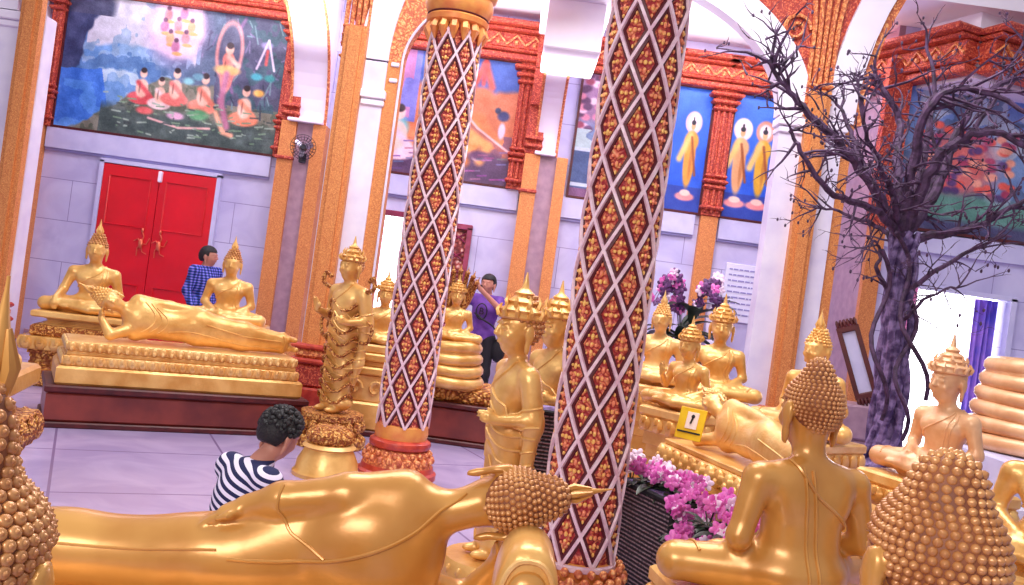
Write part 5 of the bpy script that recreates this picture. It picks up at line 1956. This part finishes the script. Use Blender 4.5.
# wall fan on the pier
fp = P(304, 148, 12.5)
root = empty('wall_fan', (fp.x, 12.45, fp.z), rad(12), 1, 'dark round wall fan mounted on the grey marble pier', 'fan')
mb = MB()
for rr_ in (.06, .10, .14, .175):
    yy = -.05 + .35 * (rr_ - .06) ** 1.0 * .4
    mb.tube([(rr_ * math.cos(2 * PI * j / 28), yy, rr_ * math.sin(2 * PI * j / 28)) for j in range(29)], .004, 5)
for j in range(20):
    a = 2 * PI * j / 20
    mb.tube([(.03 * math.cos(a), -.065, .03 * math.sin(a)), (.12 * math.cos(a), -.05, .12 * math.sin(a)), (.178 * math.cos(a), .01, .178 * math.sin(a)), (.10 * math.cos(a), .06, .10 * math.sin(a))], .003, 4)
mb.put('cage', 'dark_metal', root)
for j in range(3):
    a = 2 * PI * j / 3 + .4
    X = Vector((math.cos(a), 0, math.sin(a)))
    mt = Matrix((X, Vector((0, 1, 0)), X.cross(Vector((0, 1, 0))))).transposed().to_4x4() @ Matrix.Rotation(.5, 4, 'X')
    MB().ball(X * .075, (.07, .004, .045), 10, 6, mt).put('blade', 'steel', root)
MB().lathe([(.035, -.06), (.045, -.02), (.05, .07), (.03, .09)], seg=16, mtx=Matrix.Rotation(rad(-90), 4, 'X')).put('motor', 'dark_metal', root)
MB().tube([(0, .08, 0), (0, .14, -.05), (0, .25, -.12)], .02, 6).box((0, .27, -.12), (.10, .04, .14), 0, .01).put('bracket', 'dark_metal', root)

# leaning framed board right of the white pier
q = P(857, 362, 9.35)
root = empty('leaning_board', (q.x, q.y, q.z), rad(-20), 1, 'dark wood framed narrow board leaning beside the tree trunk', 'board')
tl = Matrix.Rotation(rad(-22), 4, 'Y')
mb = MB()
for (x, z, w, h_) in ((-.09, 0, .05, .72), (.09, 0, .05, .72), (0, .36, .23, .07), (0, -.36, .23, .07)):
    mb.box((x, 0, z), (w, .06, h_), 0, .012)
for k in range(6):
    mb.ball((-.09 + .036 * k, -.02, .42), (.02, .02, .05), 6, 5)
    mb.ball((-.09 + .036 * k, -.02, -.42), (.02, .02, .05), 6, 5)
mb.v = [tuple(tl @ Vector(v)) for v in mb.v]
mb.put('frame', 'dark', root, smooth=False)
mb = MB().box((0, .01, 0), (.14, .02, .68))
mb.v = [tuple(tl @ Vector(v)) for v in mb.v]
mb.put('pale_panel', 'ledge', root, smooth=False)
pedestal('marble_block', 'brown stone block in front of the white wall by the tree', (q.x + .05, q.y + .1, 0), 0,
         [('lower_block', .62, .8, .45, 'grey', 'box'), ('cap', max(.05, q.z - .44 - .62), .84, .5, 'grey', 'box')])

# ------------------------------------------------------------------ bare tree
rt = random.Random(21)
TY = 8.0
tree = empty('bare_tree', (P(886, 452, TY).x, TY, 0), 0, 1, 'tall bare thorny tree with dark twisted trunk in front of the right wall', 'tree')
o0 = tree.location.copy()
def tp(px, py, dy=0):
    return P(px, py, TY + dy) - o0
trunk = MB()
main = spline([tp(880, 470), tp(886, 430), tp(890, 380), tp(895, 320), tp(901, 265), tp(905, 232)], 6)
trunk.tube(main, [.115 - .04 * i / len(main) + .014 * math.sin(i * 2.1) for i in range(len(main))], 12)
for k in range(9):
    a0 = 2 * PI * k / 9
    pts = []
    for i, m_ in enumerate(main):
        f = i / len(main)
        a = a0 + f * 2.2 + .35 * math.sin(f * 9 + k)
        r = (.125 - .045 * f) * (1.0 + .35 * math.sin(f * 11 + k * 2))
        pts.append(m_ + Vector((math.cos(a) * r, math.sin(a) * r, 0)))
    trunk.tube(pts, [.040 - .014 * i / len(main) for i in range(len(main))], 7)
for k in range(5):
    a = 2 * PI * k / 5 + .4
    trunk.tube(spline([main[0] + Vector((0, 0, .05)), main[0] + Vector((.22 * math.cos(a), .22 * math.sin(a), -.12)), main[0] + Vector((.42 * math.cos(a), .42 * math.sin(a), -.42))], 5), [.11 - .006 * j for j in range(11)], 7)
trunk.put('trunk', 'bark', tree)
twigs = [MB()]
def twig(p0, d, L, r, depth):
    n = 5
    pts, rs = [p0], [r]
    d = d.normalized()
    for i in range(n):
        d = (d + Vector((rt.uniform(-.3, .3), rt.uniform(-.3, .3), rt.uniform(-.26, .20)))).normalized()
        pts.append(pts[-1] + d * L / n)
        rs.append(r * (1 - .8 * (i + 1) / n))
        if depth > 0 and rt.random() < .5:
            s_ = Vector((rt.uniform(-1, 1), rt.uniform(-.7, .7), rt.uniform(-.5, 1))).normalized()
            twig(pts[-1], d * .75 + s_ * .8, L * rt.uniform(.4, .65), r * .55, depth - 1)
    twigs[0].tube(pts, rs, 4)
    if rt.random() < .25:
        twigs[0].ball(pts[-1], (.012, .012, .018), 5, 4)
branches = [
    ([(903, 240, 0), (880, 200, -.1), (850, 155, -.2), (815, 120, -.3), (790, 92, -.3), (766, 62, -.35)], .055),
    ([(905, 235, 0), (897, 170, .1), (900, 120, .3), (884, 90, .3), (872, 66, .3)], .05),
    ([(905, 235, 0), (928, 175, -.2), (960, 140, -.4), (1000, 134, -.5), (1050, 160, -.6)], .06),
    ([(908, 232, 0), (935, 190, .1), (965, 118, .2), (1000, 84, .3), (1050, 72, .3)], .055),
    ([(905, 240, 0), (872, 208, -.3), (828, 190, -.5), (800, 150, -.6), (790, 130, -.6)], .04),
    ([(912, 238, 0), (958, 232, -.2), (1000, 214, -.3), (1050, 184, -.4)], .045),
    ([(902, 235, 0), (914, 160, -.2), (932, 104, -.4), (968, 88, -.5), (1040, 118, -.7)], .055),
    ([(898, 240, 0), (866, 172, .2), (850, 132, .4), (836, 100, .5)], .04),
    ([(898, 300, 0), (934, 272, -.2), (990, 242, -.4), (1010, 236, -.4)], .028),
    ([(903, 236, 0), (890, 190, -.4), (868, 140, -.7), (860, 96, -.8)], .035),
    ([(906, 236, 0), (946, 160, .4), (988, 110, .6), (1024, 40, .7)], .04),
    ([(900, 250, 0), (880, 228, .3), (850, 216, .4), (820, 206, .5)], .03),
    ([(896, 330, 0), (925, 300, -.3), (960, 285, -.4)], .022),
    ([(893, 300, 0), (878, 272, -.2), (880, 250, -.2), (872, 240, -.3)], .025),
    ([(908, 232, 0), (925, 150, .5), (935, 90, .7), (925, 40, .8)], .04),
]
for pts, r in branches:
    P3 = spline([tp(a, b, c_) for a, b, c_ in pts], 6)
    P3 = [p_ + Vector((rt.uniform(-.015, .015), rt.uniform(-.015, .015), rt.uniform(-.015, .015))) for p_ in P3]
    n = len(P3)
    MB().tube(P3, [r * (1 - .72 * i / n) for i in range(n)], 8).put('branch', 'twig', tree)
    for i in range(3, n, 1):
        for rep in range(2):
            if rt.random() < .36:
                d = (P3[i] - P3[i - 1]).normalized()
                s_ = Vector((rt.uniform(-1, 1), rt.uniform(-.6, .6), rt.uniform(-.9, .7))).normalized()
                twig(P3[i], d * .9 + s_, rt.uniform(.22, .55), r * .36, 2 if rep == 0 else 1)
o = twigs[0].put('twigs', 'twig', tree, smooth=False)
o['kind'] = 'stuff'
vine = MB()
for (a, b) in (((896, 232), (922, 400)), ((882, 250), (878, 420)), ((910, 300), (898, 440))):
    pts = [tp(a[0] + (b[0] - a[0]) * t + 9 * math.sin(t * 9), a[1] + (b[1] - a[1]) * t, -.22 + .1 * math.sin(t * 7)) for t in [i / 14 for i in range(15)]]
    vine.tube(pts, .02, 6)
vine.put('hanging_stem', 'twig', tree)
# tree bed and rocks
q = P(884, 470, TY)
bed_h = max(.25, q.z - .25)
round_pedestal('stone_tree_bed', 'low round stone bed around the foot of the bare tree', (q.x, TY, 0), [('kerb', [(.56, 0), (.56, bed_h * .9), (.52, bed_h)], 'grey', []), ('gravel', [(.50, bed_h * .9), (.50, bed_h + .01)], 'rock', [])], cat='tree bed')
for i in range(12):
    a = 2 * PI * i / 12 + .2
    rr_ = .38 + .08 * (i % 2)
    S3 = Sculpt()
    k = rt.uniform(.08, .13)
    S3.ell((0, 0, 0), (k, k * .8, k * .75), .02)
    for j in range(3):
        S3.ell((rt.uniform(-k, k) * .6, rt.uniform(-k, k) * .6, rt.uniform(-.2, .6) * k), k * rt.uniform(.4, .7), .015)
    o = put('rock', S3.mesh(.018, 'rock'), 'rock')
    o.location = (q.x + rr_ * math.cos(a), TY + rr_ * math.sin(a), bed_h + k * .55)
    tag(o, 'pale speckled rock in the ring around the foot of the bare tree', 'rock', 'pale rocks around the tree foot')

# ------------------------------------------------------------------ people
def human(name, label, H, joints, loc, rz, shirt, trousers, sleeves='short', hair='black', group=None, long_shirt=.02):
    """joints: dict of points in metres for a figure facing -Y"""
    S = Sculpt()
    J = {k: Vector(v) for k, v in joints.items() if isinstance(v, tuple)}
    def parts(Q, torso=True, arms=1.0, legs=False):
        if torso:
            Q.cap(J['pel'], J['chest'], .125, .135, .08)
            Q.cap(J['shL'], J['shR'], .062, .062, .06)
            Q.ell(J['chest'], (.17, .115, .17), .06)
            Q.cap(J['chest'], J['neck'], .08, .055, .05)
        for s_ in 'LR':
            if arms > 0:
                e = J['sh' + s_].lerp(J['el' + s_], min(1, arms))
                Q.cap(J['sh' + s_], e, .058, .058 - .014 * min(1, arms), .04)
            if arms > 1:
                Q.cap(J['el' + s_], J['wr' + s_], .042, .030, .03)
            if legs:
                Q.chain([J['hip' + s_], J['kn' + s_], J['an' + s_]], [.095, .062, .042], .04)
    parts(S, True, 2, True)
    S.ell(J['pel'], (.165, .12, .13), .06)
    hd = J['head']
    tilt = joints.get('tilt', 0)
    T = Matrix.Translation(hd) @ Matrix.Rotation(joints.get('turn', 0), 4, 'Z') @ Matrix.Rotation(tilt, 4, 'X')
    S.cap(J['neck'], hd + Vector((0, .01, -.05)), .052, .052, .03)
    Hd = add_head(S, T, 1.04, bun=False)
    for s_, sd in (('L', 1), ('R', -1)):
        hd_ = (J['wr' + s_] - J['el' + s_]).normalized()
        hand(S, J['wr' + s_], hd_, (-sd, 0, .1), hd_.orthogonal(), .17, .5)
        f = J['an' + s_]
        S.cap(f + Vector((0, .04, -.04)), f + Vector((0, -.15, -.05)), .038, .034, .03)
    body = put(name, S.mesh(.011, 'person_body'), 'skin')
    setloc(body, loc, rz)
    tag(body, label, 'person', group)
    Q = Sculpt()
    parts(Q, True, .55 if sleeves == 'short' else 2, False)
    Q.ell(J['pel'] + Vector((0, 0, .03)), (.165, .125, .12), .06)
    put('shirt', Q.mesh(.012, 'shirt', inflate=.014, clip=lambda X: X[..., 2] - (J['neck'].z + .015)), shirt, body)
    Q = Sculpt()
    Q.ell(J['pel'] - Vector((0, 0, .01)), (.16, .12, .12), .06)
    for s_ in 'LR':
        Q.chain([J['hip' + s_], J['kn' + s_], J['an' + s_].lerp(J['kn' + s_], .06)], [.095, .066, .050], .05)
    put('trousers', Q.mesh(.013, 'trousers', inflate=.010), trousers, body)
    Q = Sculpt()
    Q.frame(T, 1.04)
    Q.ell((0, .012, .030), (.087, .100, .094), .02)
    Q.ell((0, .05, -.01), (.075, .065, .07), .03)
    Q.frame()
    Ti = T.inverted()
    R3 = np.array(Ti.to_3x3(), dtype=np.float32)
    t3 = np.array(Ti.translation, dtype=np.float32)
    def clip(X):
        Y_ = X @ R3.T + t3
        return np.maximum(-(Y_[..., 2] - .035 + np.where(Y_[..., 1] > -.0, .13, 0) ), -Y_[..., 1] * .7 - .062) 
    def clip(X):
        Y_ = X @ R3.T + t3
        lim = np.where(Y_[..., 1] < -.03, .055, np.where(Y_[..., 1] < .03, .0, -.075))
        return lim - Y_[..., 2]
    if hair:
        ho = put('hair', Q.mesh(.008, 'hair', inflate=.012, clip=clip), hair, body)
        if joints.get('curly'):
            mbh = MB()
            rr = random.Random(4)
            for i in range(230):
                u = rr.uniform(-.3, 1)
                a = rr.random() * 2 * PI
                s_ = math.sqrt(max(0, 1 - u * u))
                v = Vector((s_ * math.cos(a) * .100, s_ * math.sin(a) * .112 + .014, u * .108 + .03))
                if v.y < -.03 and v.z < .06:
                    continue
                v = T @ (v * 1.04)
                mbh.ball(v, (.017, .017, .016), 6, 5)
            mbh.put('hair_locks', hair, ho)
    return body

# man in the striped shirt, sitting on the floor, back to us, head turned right
hc = P(280, 436, 4.75)
kz = hc.z
J = dict(pel=(0, .04, .14), chest=(.0, -.02, kz - .34), neck=(0, -.10, kz - .13), head=(0, -.19, kz + .01), shL=(.175, -.03, kz - .20), shR=(-.175, -.03, kz - .20),
         elL=(.25, -.16, .26), elR=(-.25, -.14, .26), wrL=(.16, -.36, .16), wrR=(-.10, -.36, .16),
         hipL=(.09, 0, .12), hipR=(-.09, 0, .12), knL=(.34, -.30, .13), knR=(-.34, -.30, .13), anL=(.05, -.46, .07), anR=(-.06, -.36, .09), tilt=.45, turn=.1, curly=True)
ya = rad(138)
human('person', 'man in a navy and white striped shirt sitting on the floor, seen from behind', 1.7, J,
      (hc.x - (.19 * math.sin(ya)), 4.75 + .19 * math.cos(ya), 0), ya, 'stripes', 'blue_jeans')
# man in blue plaid, standing by the red doors
def stand(H, turn=0, tilt=0, raise_=False, **kw):
    k = H / 1.72
    d = dict(pel=(0, 0, .94), chest=(0, 0, 1.24), neck=(0, .01, 1.44), head=(0, -.02, 1.585), shL=(.175, 0, 1.38), shR=(-.175, 0, 1.38),
             elL=(.25, .02, 1.11), elR=(-.25, .02, 1.11), wrL=(.22, -.10, .88), wrR=(-.22, -.10, .88), hipL=(.085, 0, .90), hipR=(-.085, 0, .90),
             knL=(.10, -.02, .49), knR=(-.10, -.02, .49), anL=(.10, .02, .09), anR=(-.10, .02, .09))
    if raise_:
        d.update(elL=(.26, -.18, 1.30), elR=(-.26, -.18, 1.32), wrL=(.06, -.34, 1.50), wrR=(-.06, -.34, 1.52))
    d = {a: tuple(c_ * k for c_ in b) for a, b in d.items()}
    d.update(turn=turn, tilt=tilt, **kw)
    return d
hc = P(208, 256, 11.6)
human('person', 'dark-haired person in a blue plaid shirt standing before the red doors', 1.72, stand(hc.z / 1.585 * 1.72, turn=.5), (hc.x + .0, 11.6, 0), rad(60), 'plaid', 'blue_jeans', 'long')
hc = P(489, 284, 11.9)
pp = human('person', 'person in a purple vest with a letter on the chest raising a camera', 1.75, stand(hc.z / 1.585 * 1.72, raise_=True), (hc.x, 11.9, 0), rad(-22), 'purple_cloth', 'black_cloth', 'short', hair='black')
pk = hc.z / 1.585
rg = MB().tube([(.052 * math.cos(2 * PI * j / 24), 0, .075 * math.sin(2 * PI * j / 24)) for j in range(25)], .006, 5)
fc = bpy.data.curves.new('letter', 'FONT')
fc.body = 'B'
fc.size = .13
fc.align_x = 'CENTER'
fc.align_y = 'CENTER'
fc.extrude = .003
tmp = bpy.data.objects.new('tmp', fc)
COL.objects.link(tmp)
bpy.context.view_layer.update()
lm = bpy.data.meshes.new_from_object(tmp.evaluated_get(bpy.context.evaluated_depsgraph_get()))
bpy.data.objects.remove(tmp)
fo = put('shirt_letter', lm, 'ink', pp)
fo.location = (.02, -.172, 1.24 * pk)
fo.rotation_euler = (PI / 2, 0, 0)
r_ = rg.put('shirt_ring', 'ink', pp)
r_.location = (.02, -.168, 1.24 * pk)
r_.scale = (1.5, 1, 1.4)
root = empty('camera_body', (0, 0, 0), 0, 1, 'small dark camera held up by the person in purple', 'camera')
setloc(root, (hc.x - .13, 11.9 - .36, 1.53 * pk), rad(-22))
MB().box((0, 0, 0), (.11, .05, .07), 0, .008).put('housing', 'dark_metal', root, smooth=False)
MB().lathe([(.026, 0), (.026, .04), (.020, .045)], seg=16, mtx=Matrix.Rotation(rad(90), 4, 'X')).put('lens', 'ink', root)
root.name = 'handheld_camera'
bg = P(497, 330, 11.75)
sb = MB().tube(spline([(-.17, -.05, .10), (-.05, -.16, .03), (.10, -.16, -.05), (.20, -.04, -.22)], 6), .022, 6, flat=.5)
sb.ball((.20, -.02, -.36), (.10, .06, .16), 12, 8)
o = sb.put('shoulder_bag', 'black_cloth')
o.location = (hc.x + .04, 11.84, 1.12 * pk)
tag(o, 'black shoulder bag slung over the person in purple', 'bag')

# ------------------------------------------------------------------ camera, light, world
cam = bpy.data.cameras.new('camera')
co = bpy.data.objects.new('camera', cam)
COL.objects.link(co)
cam.sensor_width = 36
cam.lens = FPX * 36 / 1024
cam.clip_end = 200
co.location = (0, 0, EYE)
co.rotation_mode = 'XYZ'
co.matrix_world = Matrix.Translation((0, 0, EYE)) @ Matrix.Rotation(PI / 2, 4, 'X') @ Matrix.Rotation(ROLL, 4, 'Z')
SC.camera = co

def area(name, loc, rot, sx_, sy_, power, col=(1, 1, 1)):
    l = bpy.data.lights.new(name, 'AREA')
    l.shape = 'RECTANGLE'
    l.size, l.size_y, l.energy, l.color = sx_, sy_, power, col
    o = bpy.data.objects.new(name, l)
    COL.objects.link(o)
    o.location = loc
    o.rotation_euler = rot
    return o
area('hall_light', (0.5, 6.5, 6.6), (0, 0, 0), 5, 4, 560, (1, .95, .95))
area('aisle_light', (-3.5, 11.5, 5.62), (rad(14), 0, 0), 6, .9, 150, (.95, .92, 1))
area('aisle_light', (2.6, 11.5, 5.62), (rad(14), 0, 0), 3, .9, 120, (.95, .92, 1))
area('front_fill', (-2.5, -2.5, 4.2), (rad(68), 0, rad(-16)), 3.5, 2, 300, (1, .93, .88))  # unseen fill lamp added high behind the camera, as if from windows
area('ceiling_fill', (-1.5, 11.6, 4.6), (PI, 0, 0), 9, .8, 200, (1, .97, 1))  # unseen upward lamp, added to brighten the white ceiling
area('door_light', (5.9, 10.9, 1.6), (rad(-90), 0, 0), 1.0, 2.2, 70, (1, .92, 1))
w = bpy.data.worlds.new('world')
SC.world = w
w.use_nodes = True
nt = w.node_tree
bgn = nt.nodes['Background']
tcn = nt.nodes.new('ShaderNodeTexCoord')
sp = nt.nodes.new('ShaderNodeSeparateXYZ')
rp = nt.nodes.new('ShaderNodeValToRGB')
mr = nt.nodes.new('ShaderNodeMapRange')
mr.inputs[1].default_value, mr.inputs[2].default_value = -1, 1
nt.links.new(tcn.outputs['Generated'], sp.inputs[0])
nt.links.new(sp.outputs['Z'], mr.inputs[0])
nt.links.new(mr.outputs[0], rp.inputs[0])
e = rp.color_ramp.elements
e[0].position, e[0].color = .40, (.30, .22, .30, 1)
e[1].position, e[1].color = .75, (.95, .92, 1.0, 1)
nt.links.new(rp.outputs[0], bgn.inputs[0])
bgn.inputs[1].default_value = .62
SC.view_settings.view_transform = 'Standard'
SC.view_settings.look = 'None'
SC.view_settings.exposure = 0.06
